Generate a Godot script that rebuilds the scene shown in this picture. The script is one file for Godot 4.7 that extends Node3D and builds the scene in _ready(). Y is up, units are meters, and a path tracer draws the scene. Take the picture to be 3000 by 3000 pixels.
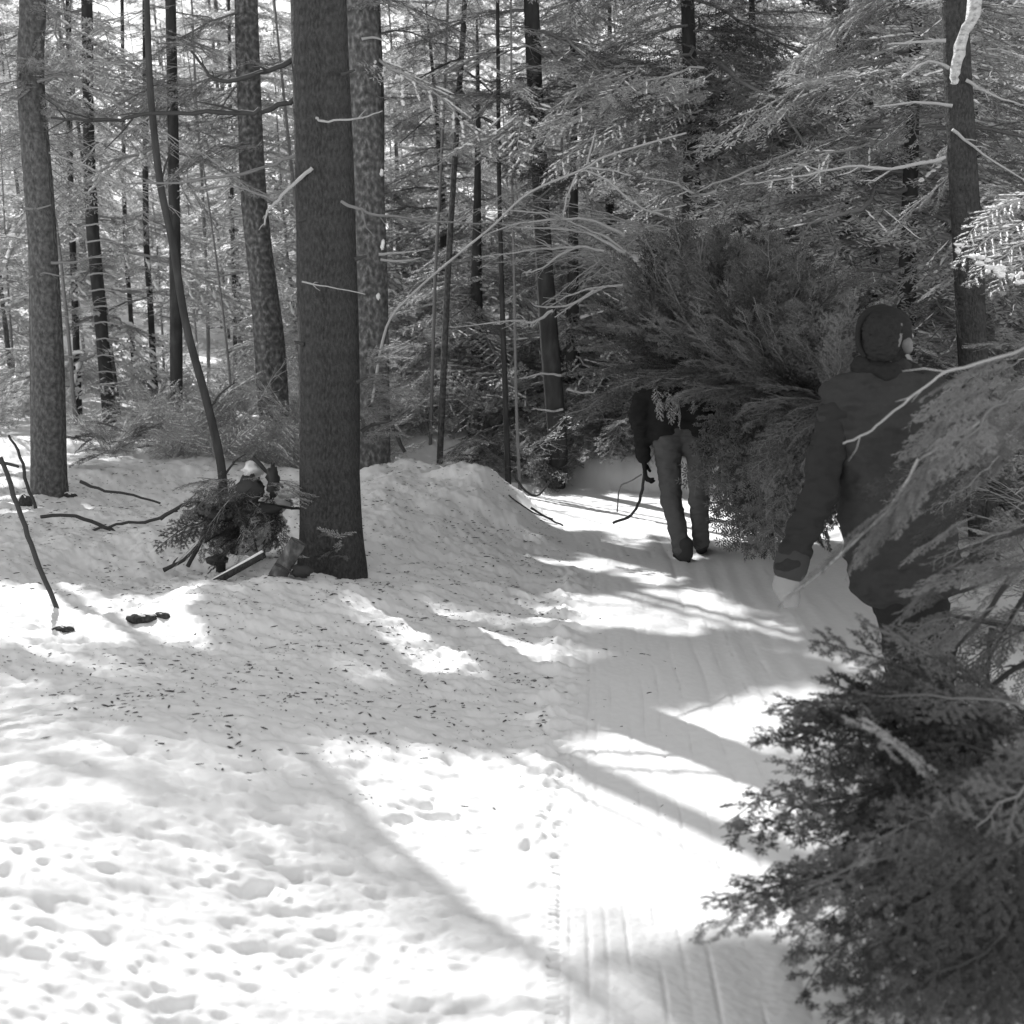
extends Node3D
# A snowy forest trail in hard winter sun; two people carry a cut fir along it. Everything is in neutral greys, as in the photograph.

const FOCAL := 4121.0            # focal length in units of a 3000 wide picture, used to survey positions
const CAM := Vector3(0, 1.6, 0)
const PITCH := -0.1351
var sun_to := Vector3(-0.53, 0.80, -0.848).normalized()   # towards the sun: far left

var counts := {}
var rng := RandomNumberGenerator.new()
var M := {}
var boughs := {}
var light_areas: Array[PackedVector2Array] = []
var canopy_trees: Array = []

# ------------------------------------------------------------------ small helpers
func grey(v: float) -> Color:
	return Color(v, v, v).linear_to_srgb()

func ray(px: float, py: float) -> Vector3:
	return Vector3((px - 1500.0) / FOCAL, -(py - 1500.0) / FOCAL, -1.0).rotated(Vector3.RIGHT, PITCH)

func at(px: float, py: float, d: float) -> Vector3:      # the point seen in that direction, d metres ahead
	var r := ray(px, py)
	return CAM + r * (d / -r.z)

func on_ground(px: float, py: float) -> Vector3:
	var r := ray(px, py)
	r = r / -r.z
	var d := 2.4
	while d < 90.0:
		var p := CAM + r * d
		if p.y <= ground(p.x, p.z):
			return p
		d += 0.02 + d * 0.002
	return CAM + r * d

func seen_at(p: Vector3) -> Vector2:                      # where a point shows in the 3000 wide picture
	var v := (p - CAM).rotated(Vector3.RIGHT, -PITCH)
	if v.z > -0.1:
		return Vector2(-9999, -9999)
	return Vector2(1500.0 + v.x / -v.z * FOCAL, 1500.0 - v.y / -v.z * FOCAL)

func numbered(parent: Node, called: String) -> String:
	var key := str(parent.get_instance_id()) + called
	var n: int = counts.get(key, 0)
	counts[key] = n + 1
	return called if n == 0 else "%s_%03d" % [called, n]

func thing(called: String, label: String, category: String, where: Vector3, group := "") -> Node3D:
	var o := Node3D.new()
	o.name = numbered(self, called)
	add_child(o)
	o.position = where
	o.set_meta("label", label)
	o.set_meta("category", category)
	if group != "":
		o.set_meta("group", group)
	return o

func part(called: String, mesh: Mesh, parent: Node) -> MeshInstance3D:
	var o := MeshInstance3D.new()
	o.name = numbered(parent, called)
	o.mesh = mesh
	parent.add_child(o)
	return o

func structure(called: String, mesh: Mesh) -> MeshInstance3D:
	var o := part(called, mesh, self)
	o.set_meta("kind", "structure")
	return o

func noise(freq: float, sd: int, octaves := 1) -> FastNoiseLite:
	var f := FastNoiseLite.new()
	f.noise_type = FastNoiseLite.TYPE_SIMPLEX_SMOOTH
	f.frequency = freq
	f.seed = sd
	f.fractal_octaves = octaves
	f.fractal_type = FastNoiseLite.FRACTAL_FBM if octaves > 1 else FastNoiseLite.FRACTAL_NONE
	return f

# ------------------------------------------------------------------ mesh collector
class Geo:
	var v := PackedVector3Array()
	var n := PackedVector3Array()
	var c := PackedColorArray()
	var ix := PackedInt32Array()
	var tint := Color.WHITE
	func tri(a: Vector3, b: Vector3, d: Vector3) -> void:
		var m := (d - a).cross(b - a).normalized()
		var k := v.size()
		v.append(a); v.append(b); v.append(d)
		for i in 3:
			n.append(m); c.append(tint); ix.append(k + i)
	func blade(p: Vector3, dir: Vector3, side: Vector3, w: float) -> void:    # a needle: a slim kite
		var m := dir.cross(side).normalized()
		var k := v.size()
		var e := dir * 0.45
		v.append(p); v.append(p + e + side * w); v.append(p + dir); v.append(p + e - side * w)
		for i in 4:
			n.append(m); c.append(tint)
		ix.append_array(PackedInt32Array([k, k + 1, k + 2, k, k + 2, k + 3]))
	func tube(pts: PackedVector3Array, rad: PackedFloat32Array, seg: int, rough: FastNoiseLite = null, amp := 0.0, cap := true, squash := 1.0) -> void:
		var k := v.size()
		var np := pts.size()
		var side := Vector3.ZERO
		for i in np:
			var t := (pts[mini(i + 1, np - 1)] - pts[maxi(i - 1, 0)]).normalized()
			if i == 0:
				side = t.cross(Vector3.UP if absf(t.y) < 0.9 else Vector3.RIGHT).normalized()
			else:
				side = (side - t * side.dot(t)).normalized()
			var up := side.cross(t)
			for j in seg + 1:
				var a := TAU * j / seg
				var o := side * cos(a) + up * sin(a) * squash
				var r := rad[i]
				if rough:
					r *= 1.0 + amp * rough.get_noise_3d(o.x * 1.0, (pts[i].x + pts[i].y + pts[i].z) * 0.22, o.z + o.y * 0.7)
				v.append(pts[i] + o * r)
				n.append(o)
				c.append(tint)
		for i in np - 1:
			for j in seg:
				var a := k + i * (seg + 1) + j
				var b := a + seg + 1
				ix.append_array(PackedInt32Array([a, a + 1, b, a + 1, b + 1, b]))
		if cap:
			for e in 2:
				var i := 0 if e == 0 else np - 1
				var t := (pts[0] - pts[1]).normalized() if e == 0 else (pts[np - 1] - pts[np - 2]).normalized()
				var m := v.size()
				v.append(pts[i]); n.append(t); c.append(tint)
				for j in seg + 1:
					v.append(v[k + i * (seg + 1) + j]); n.append(t); c.append(tint)
				for j in seg:
					ix.append_array(PackedInt32Array([m, m + 1 + j, m + 2 + j] if e == 1 else [m, m + 2 + j, m + 1 + j]))
	func blob(at: Vector3, r: Vector3, f: FastNoiseLite, amp: float, rings := 9, seg := 14) -> void:
		var k := v.size()
		for i in rings + 1:
			var th := PI * i / rings
			for j in seg + 1:
				var ph := TAU * j / seg
				var o := Vector3(sin(th) * cos(ph), cos(th), sin(th) * sin(ph))
				var s := 1.0 + amp * f.get_noise_3dv(o * 1.3 + at * 3.0)
				v.append(at + o * r * s)
				n.append((o / r).normalized())
				c.append(tint)
		for i in rings:
			for j in seg:
				var a := k + i * (seg + 1) + j
				var b := a + seg + 1
				ix.append_array(PackedInt32Array([a, b, a + 1, a + 1, b, b + 1]))
	func arrays() -> Array:
		var s := []
		s.resize(Mesh.ARRAY_MAX)
		s[Mesh.ARRAY_VERTEX] = v
		s[Mesh.ARRAY_NORMAL] = n
		s[Mesh.ARRAY_COLOR] = c
		s[Mesh.ARRAY_INDEX] = ix
		return s
	func into(mesh: ArrayMesh, mat: Material) -> ArrayMesh:
		if ix.size() > 0:
			mesh.add_surface_from_arrays(Mesh.PRIMITIVE_TRIANGLES, arrays())
			mesh.surface_set_material(mesh.get_surface_count() - 1, mat)
		return mesh

func one(g: Geo, mat: Material) -> ArrayMesh:
	return g.into(ArrayMesh.new(), mat)

func line(a: Vector3, b: Vector3, r0: float, r1: float, steps := 6, sag := 0.0, wob := 0.0) -> Array:
	var p := PackedVector3Array()
	var r := PackedFloat32Array()
	for i in steps + 1:
		var t := float(i) / steps
		var q := a.lerp(b, t) + Vector3.DOWN * sag * 4.0 * t * (1.0 - t)
		if i > 0 and i < steps and wob > 0.0:
			q += Vector3(rng.randf_range(-wob, wob), rng.randf_range(-wob, wob), rng.randf_range(-wob, wob))
		p.append(q)
		r.append(lerpf(r0, r1, t))
	return [p, r]

# a smooth curve through a few surveyed points
func spline(pts: Array, r0: float, r1: float, per := 5) -> Array:
	var p := PackedVector3Array()
	var r := PackedFloat32Array()
	var m := pts.size()
	for i in m - 1:
		var a: Vector3 = pts[maxi(i - 1, 0)]
		var b: Vector3 = pts[i]
		var c: Vector3 = pts[i + 1]
		var d: Vector3 = pts[mini(i + 2, m - 1)]
		for k in per:
			p.append(b.cubic_interpolate(c, a, d, float(k) / per))
	p.append(pts[m - 1])
	for i in p.size():
		r.append(lerpf(r0, r1, float(i) / (p.size() - 1)))
	return [p, r]

func shift(pts: PackedVector3Array, by: Vector3) -> PackedVector3Array:
	var o := PackedVector3Array()
	for p in pts:
		o.append(p - by)
	return o

# ------------------------------------------------------------------ materials
func mat(v: float, rough := 0.85, spec := 0.3) -> StandardMaterial3D:
	var m := StandardMaterial3D.new()
	m.albedo_color = grey(v)
	m.roughness = rough
	m.metallic_specular = spec
	return m

func noise_tex(freq: float, sd: int, lo: float, hi: float, octaves := 4, size := 512, mid := -1.0) -> NoiseTexture2D:
	var t := NoiseTexture2D.new()
	t.width = size
	t.height = size
	t.seamless = true
	t.noise = noise(freq, sd, octaves)
	var g := Gradient.new()
	g.set_color(0, grey(lo))
	g.set_color(1, grey(hi))
	if mid >= 0.0:
		g.add_point(0.5, grey(mid))
	t.color_ramp = g
	return t

func bark(lo: float, hi: float, sd: int, scale: Vector3, relief: float, mid := -1.0) -> StandardMaterial3D:
	var m := mat(1.0, 0.9, 0.2)
	m.albedo_texture = noise_tex(0.012, sd, lo, hi, 5, 512, mid)
	m.uv1_triplanar = true
	m.uv1_world_triplanar = true
	m.uv1_scale = scale
	if relief > 0.0:
		var h := NoiseTexture2D.new()
		h.width = 512
		h.height = 512
		h.seamless = true
		h.noise = noise(0.02, sd + 9, 4)
		m.heightmap_enabled = true
		m.heightmap_texture = h
		m.heightmap_scale = relief
	return m

func needles(v: float, back: float) -> StandardMaterial3D:
	var m := mat(v, 0.55, 0.35)
	m.vertex_color_use_as_albedo = true
	m.cull_mode = BaseMaterial3D.CULL_DISABLED
	m.backlight_enabled = true
	m.backlight = Color(back, back, back)
	return m

func make_materials() -> void:
	M.snow = mat(0.75, 0.8, 0.25)
	M.snow.albedo_texture = noise_tex(0.03, 3, 0.93, 1.0, 4)
	M.snow.uv1_triplanar = true
	M.snow.uv1_world_triplanar = true
	M.snow.uv1_scale = Vector3(0.9, 0.9, 0.9)
	M.snow_lump = mat(0.80, 0.85, 0.2)
	M.bark_dark = bark(0.03, 0.095, 11, Vector3(7.0, 3.0, 7.0), 1.6)
	M.bark_grey = bark(0.04, 0.19, 12, Vector3(4.5, 2.6, 4.5), 1.0)
	M.bark_mottled = bark(0.03, 0.34, 13, Vector3(2.8, 1.8, 2.8), 0.5, 0.10)
	M.bark_black = bark(0.03, 0.075, 14, Vector3(2.0, 0.6, 2.0), 0.4)
	M.birch = bark(0.12, 0.58, 15, Vector3(3.0, 5.0, 3.0), 0.8, 0.42)
	M.twig = mat(0.18, 0.8)
	M.twig_pale = mat(0.34, 0.8)
	M.twig_dark = mat(0.05, 0.8)
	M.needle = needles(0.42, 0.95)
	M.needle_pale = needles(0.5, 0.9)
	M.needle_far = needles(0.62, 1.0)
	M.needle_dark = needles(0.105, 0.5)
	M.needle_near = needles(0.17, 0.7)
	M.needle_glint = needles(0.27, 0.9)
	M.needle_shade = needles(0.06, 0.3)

# ------------------------------------------------------------------ conifer boughs, one unit long along +X
func fan(g: Geo, a: Vector3, dir: Vector3, side: Vector3, up: Vector3, L: float, step: float, nl: float, nw: float) -> void:
	var k := maxi(2, int(L / step))
	var base := g.tint
	for i in k:
		var t := (i + 0.5) / k
		var p := a + dir * L * t
		for s in [-1.0, 1.0]:
			var lift := rng.randf_range(-0.35, 0.55) * fan_lift
			var d: Vector3 = (dir * rng.randf_range(0.45, 0.75) + side * s + up * lift).normalized() * nl * rng.randf_range(0.75, 1.15)
			var w: Vector3 = (dir - d.normalized() * dir.dot(d.normalized())).normalized()
			var f := rng.randf_range(0.75, 1.3)
			g.tint = Color(base.r * f, base.g * f, base.b * f)
			g.blade(p, d, (w + up * rng.randf_range(-0.6, 0.6)).normalized(), nw)
	g.tint = base
	g.blade(a + dir * (L - nl * 0.2), dir * nl, side, nw)

var wood_k := 1.0
var mind_light := true
var fan_lift := 1.0
var snow_k := 1.0

func bough(sd: int, sides: int, reach: float, sub: float, step: float, nl: float, nw: float, droop: float, snow: float, wood: Material, leaf: Material, sub_on := true, seg := 4) -> ArrayMesh:
	rng.seed = sd
	var w := Geo.new()
	var g := Geo.new()
	var s := Geo.new()
	var f := noise(1.5, sd)
	var pts := PackedVector3Array()
	var rad := PackedFloat32Array()
	var steps := 10
	for i in steps + 1:
		var t := float(i) / steps
		pts.append(Vector3(t, 0.10 * t - droop * t * t + 0.02 * f.get_noise_1d(t * 3.0), 0.06 * f.get_noise_1d(t * 2.0 + 20.0)))
		rad.append(lerpf(0.011, 0.0018, t) * wood_k)
	w.tube(pts, rad, 5, null, 0.0, false)
	for i in sides:
		var t := 0.06 + 0.92 * (i + rng.randf_range(0.0, 0.7)) / sides
		var seg_i := mini(int(t * steps), steps - 1)
		var p := pts[seg_i].lerp(pts[seg_i + 1], t * steps - seg_i)
		var fw := (pts[seg_i + 1] - pts[seg_i]).normalized()
		var sgn := 1.0 if i % 2 == 0 else -1.0
		var across := Vector3(0, 0, sgn)
		var L := reach * (pow(1.0 - t, 0.75) * minf(1.0, 0.45 + t * 2.2) + 0.10) * rng.randf_range(0.65, 1.15)
		var dir := (fw * rng.randf_range(0.55, 0.9) + across * rng.randf_range(0.75, 1.0) + Vector3.UP * rng.randf_range(-0.22, 0.16)).normalized()
		var tip := p + dir * L + Vector3.DOWN * L * L * rng.randf_range(0.15, 0.6)
		dir = (tip - p).normalized()
		L = p.distance_to(tip)
		var side := dir.cross(Vector3.UP).normalized()
		var up := side.cross(dir)
		var l2 := line(p, tip, 0.0042 * wood_k, 0.0012 * wood_k, 3)
		w.tube(l2[0], l2[1], 3, null, 0.0, false)
		var f1 := rng.randf_range(0.45, 1.6)
		g.tint = Color(f1, f1, f1)
		if step > 0.0:
			fan(g, p + dir * L * 0.12, dir, side, up, L * 0.88, step, nl, nw)
		if sub_on:
			var m := maxi(2, int(L / sub))
			for j in m:
				var q := 0.12 + 0.82 * (j + rng.randf()) / m
				var s2 := 1.0 if j % 2 == 0 else -1.0
				var d2 := (dir * rng.randf_range(0.6, 1.0) + side * s2 * 0.85 + up * rng.randf_range(-0.35, 0.2)).normalized()
				var L2 := L * 0.42 * (1.0 - q * 0.75) * rng.randf_range(0.6, 1.2) + 0.015
				var o := p + dir * L * q
				var l3 := line(o, o + d2 * L2, 0.002, 0.0008, 1)
				w.tube(l3[0], l3[1], 3, null, 0.0, false)
				if step > 0.0:
					var side2 := d2.cross(up).normalized()
					fan(g, o, d2, side2, side2.cross(d2), L2, step, nl, nw)
		if snow > 0.0 and rng.randf() < snow:
			var q := rng.randf_range(0.05, 0.2)
			var end := rng.randf_range(0.6, 0.98)
			while q < end - 0.05:
				var e := minf(q + rng.randf_range(0.12, 0.4), end)
				var a := p + dir * L * q
				var b := p + dir * L * e
				var ps := PackedVector3Array()
				var rs := PackedFloat32Array()
				for k in 5:
					ps.append(a.lerp(b, k / 4.0) + Vector3(rng.randf_range(-0.003, 0.003), 0.003 * snow_k, rng.randf_range(-0.004, 0.004)) * snow_k)
					rs.append((rng.randf_range(0.003, 0.0065) if k > 0 and k < 4 else 0.001) * snow_k)
				s.tube(ps, rs, 5, null, 0.0, false, 0.7)
				q = e + rng.randf_range(0.0, 0.08)
	if step > 0.0:
		fan(g, pts[5], (pts[10] - pts[5]).normalized(), Vector3(0, 0, 1), Vector3.UP, 0.5, step, nl, nw)
	var mesh := ArrayMesh.new()
	w.into(mesh, wood)
	g.into(mesh, leaf)
	s.into(mesh, M.snow_lump)
	return mesh

func make_boughs() -> void:
	boughs.near = []
	boughs.mid = []
	boughs.snowy = []
	boughs.pale = []
	boughs.dark = []
	boughs.far = []
	boughs.bare = []
	boughs.crown = []
	fan_lift = 2.2
	for i in 4:
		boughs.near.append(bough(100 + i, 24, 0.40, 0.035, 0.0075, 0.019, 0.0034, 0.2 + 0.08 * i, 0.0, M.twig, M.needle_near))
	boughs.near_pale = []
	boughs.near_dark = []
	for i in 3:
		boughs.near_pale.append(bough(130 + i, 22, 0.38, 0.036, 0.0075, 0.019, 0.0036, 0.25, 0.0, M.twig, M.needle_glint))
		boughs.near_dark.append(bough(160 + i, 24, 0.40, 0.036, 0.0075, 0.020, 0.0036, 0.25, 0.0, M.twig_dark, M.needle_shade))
	fan_lift = 1.0
	snow_k = 0.7
	for i in 4:
		boughs.mid.append(bough(200 + i, 22, 0.44, 0.06, 0.017, 0.030, 0.0042, 0.2 + 0.05 * i, 0.28, M.twig, M.needle))
	snow_k = 1.0
	snow_k = 1.8
	for i in 3:
		boughs.snowy.append(bough(300 + i, 20, 0.44, 0.07, 0.02, 0.028, 0.0042, 0.28, 1.0, M.twig_pale, M.needle_pale))
	snow_k = 1.2
	for i in 3:
		boughs.pale.append(bough(350 + i, 20, 0.46, 0.06, 0.018, 0.03, 0.0045, 0.22, 0.5, M.twig_pale, M.needle_pale))
	snow_k = 1.0
	for i in 3:
		boughs.dark.append(bough(400 + i, 22, 0.42, 0.05, 0.014, 0.030, 0.0052, 0.30, 0.0, M.twig, M.needle_dark))
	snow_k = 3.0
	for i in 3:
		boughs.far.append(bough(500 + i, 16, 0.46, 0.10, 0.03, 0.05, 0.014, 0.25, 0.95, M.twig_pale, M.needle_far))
	snow_k = 1.0
	wood_k = 0.55
	for i in 4:
		boughs.bare.append(bough(600 + i, 13, 0.5, 0.08, 0.0, 0.0, 0.0, 0.12, 0.0, M.twig_pale, M.needle))
	wood_k = 1.0
	for i in 2:
		boughs.crown.append(bough(700 + i, 22, 0.38, 0.07, 0.018, 0.07, 0.028, 0.12, 0.0, M.twig_dark, M.needle_dark))

func pick(kind: String) -> Mesh:
	var a: Array = boughs[kind]
	return a[rng.randi() % a.size()]

func put_bough(parent: Node3D, mesh: Mesh, a: Vector3, b: Vector3, width := 1.0, roll := 0.0, called := "bough") -> MeshInstance3D:
	if mind_light and shades_light(a, b, width):
		return null
	var x := b - a
	var L := x.length()
	x /= L
	var z := x.cross(Vector3.UP if absf(x.y) < 0.97 else Vector3.BACK).normalized()
	var y := z.cross(x)
	if roll != 0.0:
		y = y.rotated(x, roll)
		z = z.rotated(x, roll)
	var o := part(called, mesh, parent)
	o.transform = Transform3D(Basis(x * L, y * L * clampf(width, 0.6, 1.3), z * L * width), a - parent.position)
	return o

# ------------------------------------------------------------------ the ground
var n_wave := noise(0.35, 21, 2)
var n_lump := noise(1.6, 22, 2)
var n_pit := noise(6.0, 23, 2)
var n_pit2 := noise(12.0, 25, 2)
var n_fine := noise(24.0, 24, 2)

func trail_left(d: float) -> float:
	var xs := [0.03, 0.10, 0.17, 0.26, 0.36, 0.46, 0.46, 0.30, -0.9, -4.0, -9.0]
	var ds := [2.0, 3.5, 5.0, 6.5, 8.0, 9.4, 10.4, 11.2, 12.8, 14.5, 17.0]
	for i in 10:
		if d < ds[i + 1]:
			return lerpf(xs[i], xs[i + 1], smoothstep(0.0, 1.0, clampf((d - ds[i]) / (ds[i + 1] - ds[i]), 0.0, 1.0)) * 0.4 + 0.6 * clampf((d - ds[i]) / (ds[i + 1] - ds[i]), 0.0, 1.0))
	return -12.0

func rough_ground(x: float, z: float) -> float:           # everything but the finest relief
	var d := -z
	var t := x - trail_left(d)
	var h := 0.0
	if t < 0.0 or d > 13.2:
		var u := -t
		if d > 13.2:
			u = maxf(-t if t < 0.0 else 0.0, (d - 13.2) * 0.9)
		var top := 0.20 + 0.06 * smoothstep(6.0, 9.0, d) + 0.12 * smoothstep(11.0, 16.0, d)
		h = smoothstep(0.0, 1.5, u) * top
		# the ploughed-up mound beside the trail
		h += (0.29 + 0.10 * n_lump.get_noise_2d(x * 0.9, z * 0.9)) * exp(-pow((x + 0.62) / 0.8, 4.0) - pow((d - 12.0) / 1.3, 2.0))
		h += 0.12 * exp(-pow((x + 0.2) / 0.35, 2.0) - pow((d - 11.3) / 0.7, 2.0))
		h += 0.10 * exp(-pow((x + 1.2) / 0.7, 2.0) - pow((d - 7.3) / 0.8, 2.0))
		h -= 0.14 * exp(-pow((x + 2.2) / 0.8, 2.0) - pow((d - 8.0) / 1.0, 2.0))
	if t > 2.7:
		h = maxf(h, smoothstep(2.7, 4.2, t) * 0.35)
	h += smoothstep(16.0, 60.0, d) * 3.6 + maxf(0.0, d - 40.0) * 0.11
	h += smoothstep(3.0, 30.0, absf(x)) * 1.2
	return h + n_wave.get_noise_2d(x, z) * 0.12 * smoothstep(0.0, 1.2, maxf(-t, t - 2.7))

func ground(x: float, z: float) -> float:
	var d := -z
	var t := x - trail_left(d)
	var h := rough_ground(x, z)
	if d < 30.0 and d > 1.5:
		if t < 0.02 or t > 2.75:
			var e := smoothstep(0.0, 0.35, -t) if t < 0.5 else 1.0
			var lump := n_lump.get_noise_2d(x, z * 0.8)
			h += e * (0.012 + 0.030 * smoothstep(5.2, 6.5, d)) * lump
			h += e * 0.022 * smoothstep(5.2, 6.5, d) * n_pit.get_noise_2d(x * 0.8 + 9.0, z)
			var near := 1.0 - 0.55 * smoothstep(5.5, 7.5, d)
			var mask := 0.5 + 0.5 * n_lump.get_noise_2d(x * 0.8 + 40.0, z * 0.8)
			var p := n_pit.get_noise_2d(x * 0.75 + z * 0.15, z * 1.1)
			h -= e * near * 0.034 * smoothstep(0.02, 0.85, p) * (0.2 + 1.1 * mask)
			var p2 := n_pit2.get_noise_2d(x * 0.75, z)
			h -= e * near * 0.018 * smoothstep(0.05, 0.85, p2) * (0.2 + 1.1 * mask)
			h += e * near * 0.014 * smoothstep(0.45, 0.95, -p2)
			h += e * lerpf(0.0025, 0.007, smoothstep(5.0, 6.0, d)) * n_fine.get_noise_2d(x, z)
		else:
			h += 0.006 * n_lump.get_noise_2d(x * 2.0, z * 0.5)
			for k in 15:
				var g: float = [0.10, 0.14, 0.34, 0.40, 0.62, 0.86, 0.92, 1.22, 1.50, 0.05, 0.20, 0.28, 0.50, 0.72, 0.80][k]
				var wd: float = [0.006, 0.005, 0.007, 0.005, 0.009, 0.005, 0.009, 0.008, 0.02, 0.004, 0.004, 0.005, 0.004, 0.006, 0.004][k]
				var q := (t - g - 0.012 * n_lump.get_noise_1d(d * 0.4 + k * 7.0)) / wd
				if absf(q) < 3.0:
					h -= 0.0065 * exp(-q * q) * maxf(0.0, 0.45 + 1.0 * n_lump.get_noise_1d(d * 1.3 + k * 31.0))
			h += 0.004 * sin(t * 48.0) * smoothstep(0.35, 0.8, t) * (1.0 - smoothstep(1.3, 1.7, t))
			h += 0.002 * n_fine.get_noise_2d(x, z)
		# crumbs pushed up along the edge, and the tread of the machine
		var ed := absf(t + 0.05)
		if ed < 0.16 and d < 9.0:
			h += 0.05 * maxf(0.0, 1.0 - ed / 0.16) * (0.3 + 0.9 * n_pit.get_noise_2d(x * 0.5 + 0.35 * d, d * 1.1) + 0.5 * n_pit2.get_noise_2d(x, d * 0.9)) * (0.4 + 0.6 * smoothstep(3.7, 4.3, d))
		if absf(t - 0.012) < 0.016 and d < 5.4:
			h -= 0.012 * maxf(0.0, sin(d * 170.0 + 3.0 * n_lump.get_noise_1d(d * 3.0))) * (0.6 + 0.8 * n_pit.get_noise_1d(d * 2.0))
	return h

func make_ground() -> void:
	var angs := PackedFloat32Array()
	for i in 40:
		angs.append(lerpf(-PI, -0.46, pow(i / 40.0, 0.7)))
	for i in 640:
		angs.append(lerpf(-0.46, 0.46, i / 640.0))
	for i in 41:
		angs.append(lerpf(0.46, PI, 1.0 - pow(1.0 - i / 40.0, 0.7)))
	var rs := PackedFloat32Array([0.05, 0.8, 1.6, 2.2, 2.6])
	var inv := 1.0 / 2.7
	while inv > 1.0 / 34.0:
		rs.append(1.0 / inv)
		inv -= 0.00058
	var r := 36.0
	while r < 170.0:
		rs.append(r)
		r *= 1.06
	var cols := angs.size()
	var rows := rs.size()
	var v := PackedVector3Array()
	v.resize(cols * rows)
	for i in rows:
		for j in cols:
			var x := sin(angs[j]) * rs[i]
			var z := -cos(angs[j]) * rs[i]
			var h := 0.0
			if rs[i] < 2.5:
				h = 0.0
			elif absf(angs[j]) > 0.5:
				h = rough_ground(x, z)
			else:
				h = ground(x, z)
			v[i * cols + j] = Vector3(x, h, z)
	var n := PackedVector3Array()
	n.resize(cols * rows)
	var ix := PackedInt32Array()
	ix.resize((cols - 1) * (rows - 1) * 6)
	var k := 0
	for i in rows:
		for j in cols:
			var a := v[i * cols + maxi(j - 1, 0)]
			var b := v[i * cols + mini(j + 1, cols - 1)]
			var c := v[maxi(i - 1, 0) * cols + j]
			var d := v[mini(i + 1, rows - 1) * cols + j]
			var m := (d - c).cross(b - a).normalized()
			n[i * cols + j] = m if m.y > 0.0 else -m
			if i < rows - 1 and j < cols - 1:
				var q := i * cols + j
				ix[k] = q; ix[k + 1] = q + cols; ix[k + 2] = q + 1
				ix[k + 3] = q + 1; ix[k + 4] = q + cols; ix[k + 5] = q + cols + 1
				k += 6
	var s := []
	s.resize(Mesh.ARRAY_MAX)
	s[Mesh.ARRAY_VERTEX] = v
	s[Mesh.ARRAY_NORMAL] = n
	s[Mesh.ARRAY_INDEX] = ix
	var mesh := ArrayMesh.new()
	mesh.add_surface_from_arrays(Mesh.PRIMITIVE_TRIANGLES, s)
	mesh.surface_set_material(0, M.snow)
	structure("snow_ground", mesh)

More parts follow.
